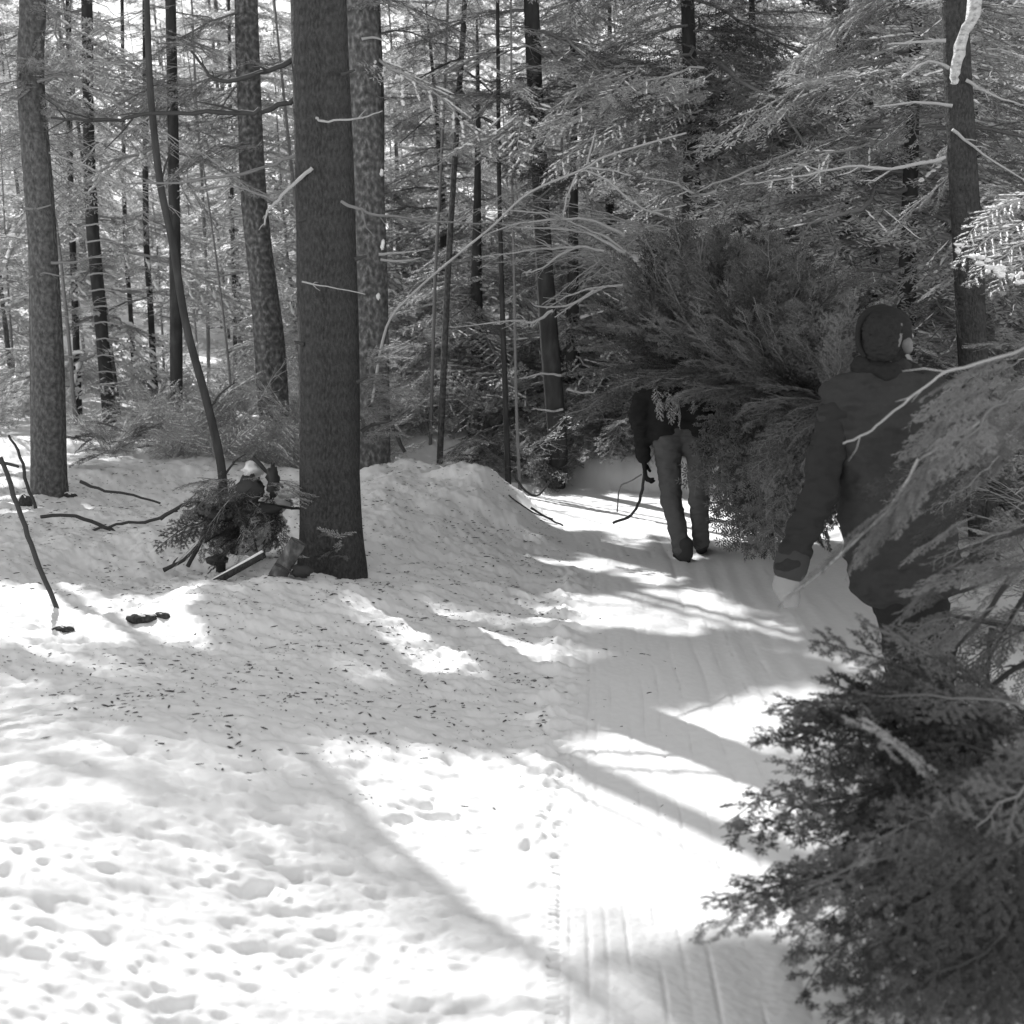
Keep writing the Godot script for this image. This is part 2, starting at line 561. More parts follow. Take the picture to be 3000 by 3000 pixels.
# ------------------------------------------------------------------ smooth bodies: capsules joined by a smooth minimum, meshed as surface nets
func body_mesh(bones: Array, cell: float, blend: float, mats: Material, fold := 0.0, fold_size := 0.08, sd := 1) -> ArrayMesh:
	var lo := Vector3(1e9, 1e9, 1e9)
	var hi := -lo
	for b in bones:
		var r := maxf(b[2], b[3]) + blend + cell * 3.0
		for e in 2:
			var p: Vector3 = b[e]
			lo = lo.min(p - Vector3(r, r, r))
			hi = hi.max(p + Vector3(r, r, r))
	var dim := Vector3i(((hi - lo) / cell).ceil()) + Vector3i.ONE
	var sx := dim.x
	var sxy := dim.x * dim.y
	var f := PackedFloat32Array()
	f.resize(sxy * dim.z)
	f.fill(1.0)
	for b in bones:
		var a: Vector3 = b[0]
		var e: Vector3 = b[1]
		var ra: float = b[2]
		var rb: float = b[3]
		var m := maxf(ra, rb) + blend + cell * 2.5
		var l := Vector3i(((a.min(e) - Vector3(m, m, m) - lo) / cell).floor()).clamp(Vector3i.ZERO, dim - Vector3i.ONE)
		var h := Vector3i(((a.max(e) + Vector3(m, m, m) - lo) / cell).ceil()).clamp(Vector3i.ZERO, dim - Vector3i.ONE)
		var ab := e - a
		var len2 := maxf(ab.length_squared(), 1e-8)
		for z in range(l.z, h.z + 1):
			for y in range(l.y, h.y + 1):
				for x in range(l.x, h.x + 1):
					var p := lo + Vector3(x, y, z) * cell
					var t := clampf((p - a).dot(ab) / len2, 0.0, 1.0)
					var d := p.distance_to(a + ab * t) - lerpf(ra, rb, t)
					var i := x + y * sx + z * sxy
					var o := f[i]
					var k := maxf(blend - absf(d - o), 0.0) / blend
					f[i] = minf(d, o) - k * k * blend * 0.25
	if fold > 0.0:
		var fn := noise(1.0 / fold_size, sd, 2)
		for z in dim.z:
			for y in dim.y:
				for x in dim.x:
					var i := x + y * sx + z * sxy
					if absf(f[i]) < 0.05:
						f[i] += fold * fn.get_noise_3d(x * cell, y * cell * 1.8, z * cell)
	var g := Geo.new()
	var at_cell := {}
	for z in dim.z - 1:
		for y in dim.y - 1:
			for x in dim.x - 1:
				var i := x + y * sx + z * sxy
				var c := [f[i], f[i + 1], f[i + sx], f[i + sx + 1], f[i + sxy], f[i + sxy + 1], f[i + sxy + sx], f[i + sxy + sx + 1]]
				var neg := 0
				for q in 8:
					if c[q] < 0.0:
						neg += 1
				if neg == 0 or neg == 8:
					continue
				var sum := Vector3.ZERO
				var cnt := 0
				for ed in [[0, 1], [2, 3], [4, 5], [6, 7], [0, 2], [1, 3], [4, 6], [5, 7], [0, 4], [1, 5], [2, 6], [3, 7]]:
					var u: float = c[ed[0]]
					var w: float = c[ed[1]]
					if (u < 0.0) != (w < 0.0):
						var t := u / (u - w)
						var pa := Vector3(ed[0] & 1, (ed[0] >> 1) & 1, (ed[0] >> 2) & 1)
						var pb := Vector3(ed[1] & 1, (ed[1] >> 1) & 1, (ed[1] >> 2) & 1)
						sum += pa.lerp(pb, t)
						cnt += 1
				at_cell[i] = g.v.size()
				g.v.append(lo + (Vector3(x, y, z) + sum / cnt) * cell)
				var nx: float = c[1] + c[3] + c[5] + c[7] - c[0] - c[2] - c[4] - c[6]
				var ny: float = c[2] + c[3] + c[6] + c[7] - c[0] - c[1] - c[4] - c[5]
				var nz: float = c[4] + c[5] + c[6] + c[7] - c[0] - c[1] - c[2] - c[3]
				g.n.append(Vector3(nx, ny, nz).normalized())
				g.c.append(Color.WHITE)
	for z in range(1, dim.z - 1):
		for y in range(1, dim.y - 1):
			for x in range(1, dim.x - 1):
				var i := x + y * sx + z * sxy
				var s0 := f[i] < 0.0
				for ax in 3:
					var step: int = [1, sx, sxy][ax]
					var s1 := f[i + step] < 0.0
					if s0 == s1:
						continue
					var u: int = [sx, sxy, 1][ax]
					var w: int = [sxy, 1, sx][ax]
					var q := [i - u - w, i - w, i, i - u]
					if not (at_cell.has(q[0]) and at_cell.has(q[1]) and at_cell.has(q[2]) and at_cell.has(q[3])):
						continue
					var a: int = at_cell[q[0]]
					var b: int = at_cell[q[1]]
					var cc: int = at_cell[q[2]]
					var d: int = at_cell[q[3]]
					if s0:
						g.ix.append_array(PackedInt32Array([a, cc, b, a, d, cc]))
					else:
						g.ix.append_array(PackedInt32Array([a, b, cc, a, cc, d]))
	return one(g, mats)

func local(bones: Array, o: Vector3) -> Array:
	var r := []
	for b in bones:
		r.append([b[0] - o, b[1] - o, b[2], b[3]])
	return r


# ------------------------------------------------------------------ trees
func trunk_tree(called: String, label: String, category: String, px: Array, d: float, wide: float, thin: float, m: Material, height: float, segs := 14, amp := 0.12, flare := 0.0, group := "") -> Node3D:
	var pts := []
	for p in px:
		pts.append(at(p.x, p.y, d))
	var base: Vector3 = pts[0]
	base.y = minf(base.y, ground(base.x, base.z))
	var first: Vector3 = pts[1] - pts[0]
	pts.push_front(pts[0] - first.normalized() * 0.35)
	var last: Vector3 = (pts[-1] - pts[-2]).normalized()
	last = (last + Vector3.UP * 2.0).normalized()
	while pts[-1].y < height:
		pts.append(pts[-1] + last * 1.2)
	var k := d / FOCAL / 2.0
	var c := spline(pts, wide * k, wide * k * 0.45, 6)
	var top_y: float = at(px[-1].x, px[-1].y, d).y
	for i in c[0].size():
		var y: float = c[0][i].y
		var t := (y - base.y) / maxf(top_y - base.y, 0.1)
		c[1][i] = lerpf(wide, thin, clampf(t, 0.0, 1.0)) * k if t <= 1.0 else thin * k * lerpf(1.0, 0.25, clampf((y - top_y) / maxf(height - top_y, 0.1), 0.0, 1.0))
		c[1][i] *= 1.0 + flare * exp(-maxf(y - base.y, 0.0) / 0.16)
	var t := thing(called, label, category, base, group)
	var g := Geo.new()
	g.tube(shift(c[0], base), c[1], segs, noise(2.2, int(px[0].x)), amp, true)
	part("trunk", one(g, m), t)
	t.set_meta("axis", c[0])
	return t

func branch(parent: Node3D, pts: Array, r0: float, r1: float, m: Material, called := "branch") -> MeshInstance3D:
	var c := spline(pts, r0, r1, 4)
	var g := Geo.new()
	var n: int = c[0].size()
	var whole: float = pts[0].distance_to(pts[-1])
	if called != "trunk" and called != "log":
		for i in range(1, n - 1):
			var k: float = minf(c[1][i] * 0.9, whole * 0.01)
			c[0][i] += Vector3(rng.randf_range(-k, k), rng.randf_range(-k, k), rng.randf_range(-k, k))
	g.tube(shift(c[0], parent.position), c[1], 6, noise(4.0, 5), 0.3, true)
	if called == "branch" or called == "twig" or called == "dead_branch":
		for q in clampi(int(whole * 9.0), 3, 12):
			var i := rng.randi_range(int(n * 0.3), n - 2)
			var t: Vector3 = (c[0][i + 1] - c[0][i]).normalized()
			var o := Vector3(rng.randf_range(-1, 1), rng.randf_range(-0.7, 0.5), rng.randf_range(-1, 1))
			o = (o - t * o.dot(t)).normalized()
			var L := whole * rng.randf_range(0.06, 0.2)
			var a: Vector3 = c[0][i]
			var b := a + (t * 0.8 + o * 0.7) * L * 0.5
			var e := b + (t * 0.9 + o * rng.randf_range(0.1, 0.7) + Vector3.UP * rng.randf_range(-0.3, 0.3)) * L * 0.5
			var r: float = c[1][i] * 0.55
			g.tube(shift(PackedVector3Array([a, b, e]), parent.position), PackedFloat32Array([r, r * 0.8, r * 0.35]), 4, null, 0.0, false)
	return part(called, one(g, m), parent)

func branch_px(parent: Node3D, px: Array, d: float, r0: float, r1: float, m: Material, called := "branch") -> MeshInstance3D:
	var pts := []
	for p in px:
		pts.append(at(p.x, p.y, p.z if p is Vector3 else d))
	return branch(parent, pts, r0, r1, m, called)

func clothe(t: Node3D, axis: PackedVector3Array, lo: float, hi: float, n: int, reach: float, kinds: Array, wide := 0.9, fall := 0.25) -> void:
	var k := 0
	for i in n:
		var y := lerpf(lo, hi, (i + rng.randf()) / n)
		while k < axis.size() - 2 and axis[k + 1].y < y + t.position.y:
			k += 1
		var p := axis[k]
		p.y = y + t.position.y
		var a := i * 2.399 + rng.randf_range(-0.4, 0.4)
		var L := (reach * pow(1.0 - (y - lo) / (hi - lo + 0.6), 0.7) + 0.25) * rng.randf_range(0.6, 1.15)
		var tip := p + Vector3(cos(a) * L, -L * rng.randf_range(-0.1, fall * 2.0), sin(a) * L)
		put_bough(t, pick(kinds[rng.randi() % kinds.size()]), p, tip, wide * rng.randf_range(0.8, 1.2), rng.randf_range(-0.4, 0.4))

func shades_light(a: Vector3, b: Vector3, wide: float) -> bool:
	var side := (b - a).cross(Vector3.UP).normalized() * a.distance_to(b) * 0.4 * wide
	for k in 4:
		for s in [-1.0, 0.0, 1.0]:
			var p: Vector3 = a.lerp(b, 0.16 + 0.26 * k) + side * s
			var d := p - sun_to * ((p.y - 0.1) / sun_to.y)
			if lit(Vector2(d.x, d.z)):
				return true
	return false

func conifer(called: String, label: String, x: float, d: float, height: float, r: float, lo: float, n: int, reach: float, kinds: Array, m: Material, group := "", lean := 0.0, fall := 0.25) -> Node3D:
	var base := Vector3(x, ground(x, -d) - 0.05, -d)
	var t := thing(called, label, "tree", base, group)
	var axis := PackedVector3Array()
	var rad := PackedFloat32Array()
	for i in 9:
		var q := i / 8.0
		axis.append(base + Vector3(-0.05 * height * q + lean * q + 0.1 * sin(q * 3.0 + x * 7.0), height * q, 0.1 * sin(q * 4.0 + d)))
		rad.append(r * lerpf(1.0, 0.12, q))
	var g := Geo.new()
	g.tube(shift(axis, base), rad, 9, noise(2.0, int(d * 10.0)), 0.15, false)
	part("trunk", one(g, m), t)
	clothe(t, axis, lo, height, n, reach, kinds, 0.9, fall)
	t.set_meta("axis", axis)
	return t

func snow_on(parent: Node3D, spots: Array, called := "snow_patch") -> void:
	for s in spots:
		var g := Geo.new()
		g.blob(s[0] - parent.position, s[1], noise(1.2, 8), 0.5, 7, 10)
		part(called, one(g, M.snow_lump), parent)

func P(x: float, y: float) -> Vector2:
	return Vector2(x, y)

func make_named_trees() -> void:
	var t: Node3D
	# the big trunk
	t = trunk_tree("pine_tree", "thick dark straight trunk standing tallest and widest at the trail bank", "tree", [P(968, 1600), P(966, 1200), P(958, 800), P(946, 400), P(934, 0)], 8.0, 182, 156, M.bark_dark, 15.0, 40, 0.09, 0.16)
	canopy_trees.append(t)
	branch_px(t, [P(880, 160), P(830, 190), P(740, 222), P(650, 236), P(610, 215), P(560, 150)], 8.0, 0.018, 0.007, M.twig_dark)
	branch_px(t, [P(890, 288), P(850, 295), P(790, 320), P(740, 330), P(600, 328), P(440, 330), P(350, 348), P(250, 352), P(150, 345)], 8.0, 0.017, 0.007, M.twig_dark)
	branch_px(t, [P(890, 452), P(830, 470), P(740, 500), P(600, 525), P(470, 537), P(360, 537)], 8.0, 0.012, 0.004, M.twig)
	branch_px(t, [P(915, 492), P(870, 530), P(815, 585), P(785, 620), P(775, 660)], 7.85, 0.012, 0.005, M.twig_pale)
	branch_px(t, [P(815, 588), P(760, 570), P(700, 548), P(600, 552), P(520, 560)], 7.88, 0.009, 0.003, M.twig)
	branch_px(t, [Vector3(925, 345, 7.8), Vector3(950, 356, 7.8), Vector3(1010, 350, 7.75), Vector3(1060, 345, 7.8), Vector3(1120, 325, 7.9)], 8.0, 0.008, 0.003, M.twig_pale)
	branch_px(t, [Vector3(1000, 590, 7.8), Vector3(1050, 610, 7.8), Vector3(1110, 630, 7.9), Vector3(1300, 648, 8.3), Vector3(1420, 655, 8.6)], 8.0, 0.010, 0.004, M.twig)
	branch_px(t, [Vector3(885, 825, 7.8), Vector3(960, 840, 7.75), Vector3(1070, 862, 7.8)], 8.0, 0.005, 0.003, M.twig_pale)
	branch_px(t, [P(1060, 1265), P(1090, 1245), P(1140, 1235)], 8.0, 0.016, 0.006, M.twig_dark)
	for q in [[P(905, 120), P(880, 110)], [P(1000, 220), P(1040, 205)], [P(900, 640), P(868, 650)], [P(1040, 760), P(1075, 750)], [P(890, 1010), P(862, 1000)], [P(1045, 1120), P(1078, 1105)], [P(960, 420), P(975, 432)]]:
		branch_px(t, q, 7.88, 0.014, 0.005, M.twig_dark, "stub")
	# the mottled one behind it
	t = trunk_tree("spruce_tree", "mottled trunk with snow flecks just behind the thickest dark trunk", "tree", [P(1088, 1360), P(1082, 950), P(1072, 500), P(1058, 0)], 13.0, 116, 104, M.bark_mottled, 14.0, 18, 0.12)
	canopy_trees.append(t)
	for q in [P(1118, 505), P(1122, 712), P(1120, 722), P(1108, 868)]:
		snow_on(t, [[at(q.x, q.y, 12.85), Vector3(0.018, 0.03, 0.015)]])
	for q in [[P(1060, 115), P(1100, 110), P(1140, 130)], [P(1110, 745), P(1180, 740), P(1260, 730)], [P(1115, 760), P(1180, 765), P(1230, 755)]]:
		branch_px(t, q, 12.6, 0.014, 0.004, M.twig_pale)
	# left trunks
	t = trunk_tree("pine_tree", "stout grey trunk at the far left with a dead leaning stick before it", "tree", [P(142, 1450), P(138, 1050), P(124, 720), P(104, 430), P(92, 250), P(92, 120), P(96, 0)], 11.0, 98, 70, M.bark_grey, 14.0, 18, 0.14, 0.15)
	canopy_trees.append(t)
	for q in [[P(70, 610), P(110, 612), P(150, 600)], [P(75, 820), P(130, 800), P(200, 815)], [P(150, 770), P(230, 765), P(300, 745)], [P(85, 260), P(50, 290), P(0, 280)], [P(110, 240), P(170, 225), P(230, 240)]]:
		branch_px(t, q, 10.9, 0.014, 0.004, M.twig)
	for i in 26:
		var a := at(rng.randf_range(60, 150), rng.randf_range(20, 320), 11.0)
		put_bough(t, pick("mid"), a, a + Vector3(rng.randf_range(-0.6, 0.7), rng.randf_range(-0.4, 0.25), rng.randf_range(-0.4, 0.6)), 0.8)
	t = trunk_tree("young_tree", "slim straight black trunk between the curved sapling and the stout grey trunk", "tree", [P(517, 1275), P(515, 900), P(506, 340), P(500, 0)], 15.0, 36, 30, M.bark_black, 13.0, 10, 0.1)
	canopy_trees.append(t)
	t = trunk_tree("curved_sapling", "thin sapling that bows over a brush heap, with a dark bent stem", "sapling", [P(648, 1625), P(652, 1400), P(612, 1200), P(545, 950), P(507, 720), P(470, 540), P(446, 330), P(437, 200), P(432, 60)], 8.3, 30, 16, M.bark_black, 5.0, 10, 0.12)
	branch_px(t, [P(468, 540), P(490, 470), P(500, 420)], 8.3, 0.008, 0.003, M.twig_dark)
	branch_px(t, [P(612, 1200), P(650, 1150), P(690, 1120)], 8.3, 0.008, 0.003, M.twig_dark)
	branch_px(t, [P(652, 1400), P(690, 1350), P(720, 1330)], 8.3, 0.008, 0.003, M.twig_dark)
	t = trunk_tree("spruce_tree", "pale mottled crooked trunk just left of the thickest dark trunk", "tree", [P(808, 1300), P(790, 1000), P(756, 700), P(738, 450), P(722, 0)], 15.0, 84, 62, M.bark_mottled, 14.0, 14, 0.2)
	canopy_trees.append(t)
	t = trunk_tree("spruce_tree", "slender trunk striped by short snowy twigs, beside the stout grey trunk", "tree", [P(318, 1210), P(292, 900), P(270, 650), P(260, 400), P(255, 0)], 17.0, 40, 30, M.bark_black, 13.0, 10, 0.15)
	canopy_trees.append(t)
	for i in 12:
		var y := 560.0 + i * 48.0
		branch_px(t, [P(238 + i * 4, y + 6), P(290 + i * 2, y), P(345 + i * 2, y + 10)], 16.8, 0.012, 0.006, M.twig_pale)
	var thin_ones := [
		[[P(230, 1165), P(216, 800), P(206, 500), P(200, 0)], 18.0, 22, "very thin dark stem beside the stout grey trunk on its right"],
		[[P(398, 1185), P(382, 900), P(366, 650), P(358, 0)], 20.0, 15, "hair-thin grey stem between the striped trunk and the black trunk"],
		[[P(457, 1205), P(441, 900), P(428, 650), P(424, 0)], 18.0, 20, "thin grey stem close beside the slim black trunk"],
		[[P(690, 1170), P(688, 900), P(680, 600), P(670, 0)], 22.0, 14, "faint thin stem between the curved sapling and the mottled crooked trunk"],
		[[P(1262, 1270), P(1276, 800), P(1292, 500), P(1312, 0)], 14.5, 11, "thinner of the twin stems right of the thick trunk"],
		[[P(1488, 1400), P(1480, 1150), P(1470, 850), P(1462, 500)], 13.2, 18, "thin dark stem at the edge of the snow mound"],
		[[P(1522, 1415), P(1512, 1150), P(1506, 800), P(1500, 500)], 13.0, 10, "thinnest twiggy stem next to the black trunk behind the mound"],
		[[P(612, 1220), P(608, 900), P(590, 500), P(575, 300)], 21.0, 12, "faint stem right of the slim black trunk"],
	]
	for q in thin_ones:
		t = trunk_tree("thin_stem", q[3], "sapling", q[0], q[1], q[2], q[2] * 0.7, M.bark_black if q[2] > 13 else M.twig, 8.0, 7, 0.1, 0.0, "thin stems in the woods")
		clothe(t, t.get_meta("axis"), 1.2, 7.0, 26, 1.1, ["bare", "mid", "pale"], 0.8, 0.2)
	t = trunk_tree("young_tree", "thicker of the twin stems right of the thick trunk, bushy above", "tree", [P(1292, 1270), P(1312, 800), P(1330, 500), P(1346, 250), P(1362, 0)], 14.0, 19, 15, M.bark_grey, 10.0, 8, 0.12)
	for q in [[P(1346, 260), P(1270, 330), P(1170, 420)], [P(1346, 260), P(1420, 350), P(1500, 385)], [P(1350, 200), P(1430, 260), P(1500, 330)], [P(1340, 350), P(1420, 345), P(1490, 390)], [P(1350, 170), P(1280, 200), P(1180, 260)]]:
		branch_px(t, q, 13.9, 0.012, 0.004, M.twig_dark)
	for i in 22:
		var a := at(rng.randf_range(1250, 1450), rng.randf_range(60, 420), 14.0)
		put_bough(t, pick("mid"), at(1346, 250, 14.0).lerp(a, 0.4), a + Vector3(rng.randf_range(-0.4, 0.4), -0.1, 0.3), 0.8)
	t = trunk_tree("hemlock_tree", "black trunk with a swollen foot beyond the trail, behind the snow mound", "tree", [P(1628, 1432), P(1636, 1330), P(1626, 1200), P(1602, 900), P(1580, 500), P(1556, 0)], 13.4, 54, 44, M.bark_black, 14.0, 16, 0.12, 0.1)
	canopy_trees.append(t)
	for q in [[P(1645, 1100), P(1590, 1095), P(1520, 1110)], [P(1660, 1140), P(1700, 1150), P(1740, 1150)], [P(1650, 1200), P(1610, 1205), P(1560, 1195)]]:
		branch_px(t, q, 13.3, 0.014, 0.005, M.twig_pale)
	for i in 34:
		var y := rng.randf_range(150, 1000)
		var a := at(1560 + y * 0.05, y, 13.4)
		put_bough(t, pick(["mid", "pale", "dark"][i % 3]), a, a + Vector3(rng.randf_range(-1.1, 1.1), rng.randf_range(-0.45, 0.15), rng.randf_range(-0.2, 0.9)), 0.9, rng.randf_range(-0.3, 0.3))
	# right trunks
	t = trunk_tree("pine_tree", "dark straight trunk rising just right of the hooded person's head", "tree", [P(2890, 1700), P(2852, 1080), P(2836, 750), P(2815, 400), P(2798, 0)], 9.0, 88, 74, M.bark_dark, 13.0, 16, 0.08)
	branch_px(t, [P(2885, -120), P(2850, 40), P(2820, 110), P(2800, 200), P(2796, 245)], 8.7, 0.045, 0.022, M.birch, "pale_limb")
	for q in [[P(2830, 235), P(2910, 280), P(3010, 310)], [P(2790, 380), P(2880, 450), P(3020, 540)], [P(2790, 310), P(2680, 300), P(2560, 312)], [P(2780, 200), P(2720, 180), P(2640, 230)], [P(2770, 120), P(2700, 122), P(2600, 130)], [P(2770, 460), P(2650, 490), P(2480, 490), P(2330, 520), P(2180, 540)]]:
		branch_px(t, q, 8.9, 0.012, 0.004, M.twig_pale)
	for i in 16:
		var a := at(rng.randf_range(2800, 2900), rng.randf_range(0, 900), 9.0)
		put_bough(t, pick(["mid", "pale"][i % 2]), a, a + Vector3(rng.randf_range(-0.5, 1.0), rng.randf_range(-0.4, 0.1), rng.randf_range(-0.5, 0.4)), 0.8)
	for q in [[P(2980, 590), P(2800, 690)], [P(3020, 640), P(2790, 740)], [P(3030, 700), P(2830, 800)], [P(3040, 740), P(2900, 830)], [P(3060, 560), P(2860, 620)]]:
		put_bough(t, pick("snowy"), at(q[0].x, q[0].y, 7.6), at(q[1].x, q[1].y, 7.4), 0.9, -0.35)
	for i in 26:
		var u := rng.randf()
		snow_on(t, [[at(2800 + 190 * u + rng.randf_range(-15, 15), 725 + 95 * u + rng.randf_range(-18, 18), 7.35), Vector3(rng.randf_range(0.012, 0.03), rng.randf_range(0.008, 0.014), 0.02)]])
	t = trunk_tree("hemlock_tree", "dark trunk on the left of a close pair above the carried fir", "tree", [P(2492, 1360), P(2482, 900), P(2476, 550), P(2470, 0)], 14.0, 44, 36, M.bark_black, 13.0, 10, 0.12, 0.0, "close pair of dark trunks")
	t = trunk_tree("hemlock_tree", "dark trunk on the right of a close pair above the carried fir", "tree", [P(2560, 1360), P(2552, 900), P(2545, 560), P(2538, 0)], 14.5, 40, 34, M.bark_black, 13.0, 10, 0.12, 0.0, "close pair of dark trunks")
	# an off-picture neighbour whose slim trunk throws a shadow over the snow bank
	t = trunk_tree("pine_tree", "tall slim trunk outside the view, left of the snow bank", "tree", [P(-330, 1420), P(-340, 900), P(-350, 0)], 11.0, 48, 40, M.bark_grey, 14.0, 12, 0.1)
	canopy_trees.append(t)

	# the long bowed dead stem
	t = thing("bowed_stem", "long pale bare stem bowing in an arc over the snow mound", "sapling", on_ground(1080, 1330))
	var c := spline([at(1090, 1180, 10.6), at(1132, 960, 10.6), at(1210, 860, 10.6), at(1330, 755, 10.6), at(1440, 665, 10.5), at(1550, 565, 10.4), at(1710, 495, 10.3), at(1770, 460, 10.3), at(1900, 420, 10.3), at(2010, 390, 10.4)], 0.010, 0.007, 5)
	var g := Geo.new()
	g.tube(shift(c[0], t.position), c[1], 8, noise(3.0, 4), 0.15)
	part("stem", one(g, M.twig_pale), t)
	for q in [[P(1710, 497), P(1780, 530), P(1850, 590), P(1910, 620), P(1990, 640), P(2080, 640)], [P(1720, 492), P(1790, 500), P(1850, 515)], [P(1910, 620), P(1970, 610), P(2010, 600)], [P(1690, 515), P(1660, 580), P(1650, 640)], [P(1720, 480), P(1735, 420), P(1745, 380)]]:
		branch_px(t, q, 10.3, 0.009, 0.004, M.twig_pale, "twig")
	# bare limbs of the hemlock that stands beside the trail
	t = conifer("hemlock_tree", "broad hemlock with bare arched lower limbs above the carried fir", 1.75, 13.6, 7.0, 0.13, 2.2, 80, 2.4, ["mid", "pale", "mid", "dark"], M.bark_black)
	for q in [[P(1840, 775), P(1770, 735), P(1700, 722), P(1620, 728), P(1540, 735), P(1412, 752)], [P(1700, 722), P(1640, 745), P(1590, 785), P(1530, 800)], [P(1900, 805), P(1820, 835), P(1740, 842), P(1660, 870), P(1600, 905)], [P(1770, 838), P(1700, 880), P(1625, 930)], [P(1830, 690), P(1740, 650), P(1640, 640), P(1520, 655), P(1420, 690)], [P(1830, 740), P(1740, 690), P(1640, 670), P(1500, 665)], [P(1620, 910), P(1560, 945), P(1490, 940), P(1320, 960)], [P(1870, 760), P(1780, 700), P(1690, 660), P(1600, 625), P(1400, 615)], [P(1740, 850), P(1680, 890), P(1600, 900), P(1560, 890)], [P(1700, 930), P(1750, 915), P(1800, 905)], [P(2100, 560), P(2040, 570), P(1960, 530), P(1880, 520)], [P(2330, 440), P(2200, 500), P(2090, 540), P(2030, 570)]]:
		branch_px(t, q, 11.6, 0.014, 0.004, M.twig_pale)
	for i in 26:
		var a := at(rng.randf_range(1820, 2000), rng.randf_range(640, 840), 12.0)
		put_bough(t, pick("bare"), a, at(rng.randf_range(1400, 1700), rng.randf_range(560, 960), 11.6), 0.8, 0.0, "twig")
	# pale sunlit sprays high in the middle
	for i in 30:
		var a := at(rng.randf_range(1700, 2100), rng.randf_range(180, 420), 12.6)
		put_bough(t, pick(["pale", "snowy"][i % 2]), a, a + Vector3(rng.randf_range(-1.1, -0.3), rng.randf_range(-0.45, -0.1), rng.randf_range(0.0, 0.6)), 0.9, -0.2)

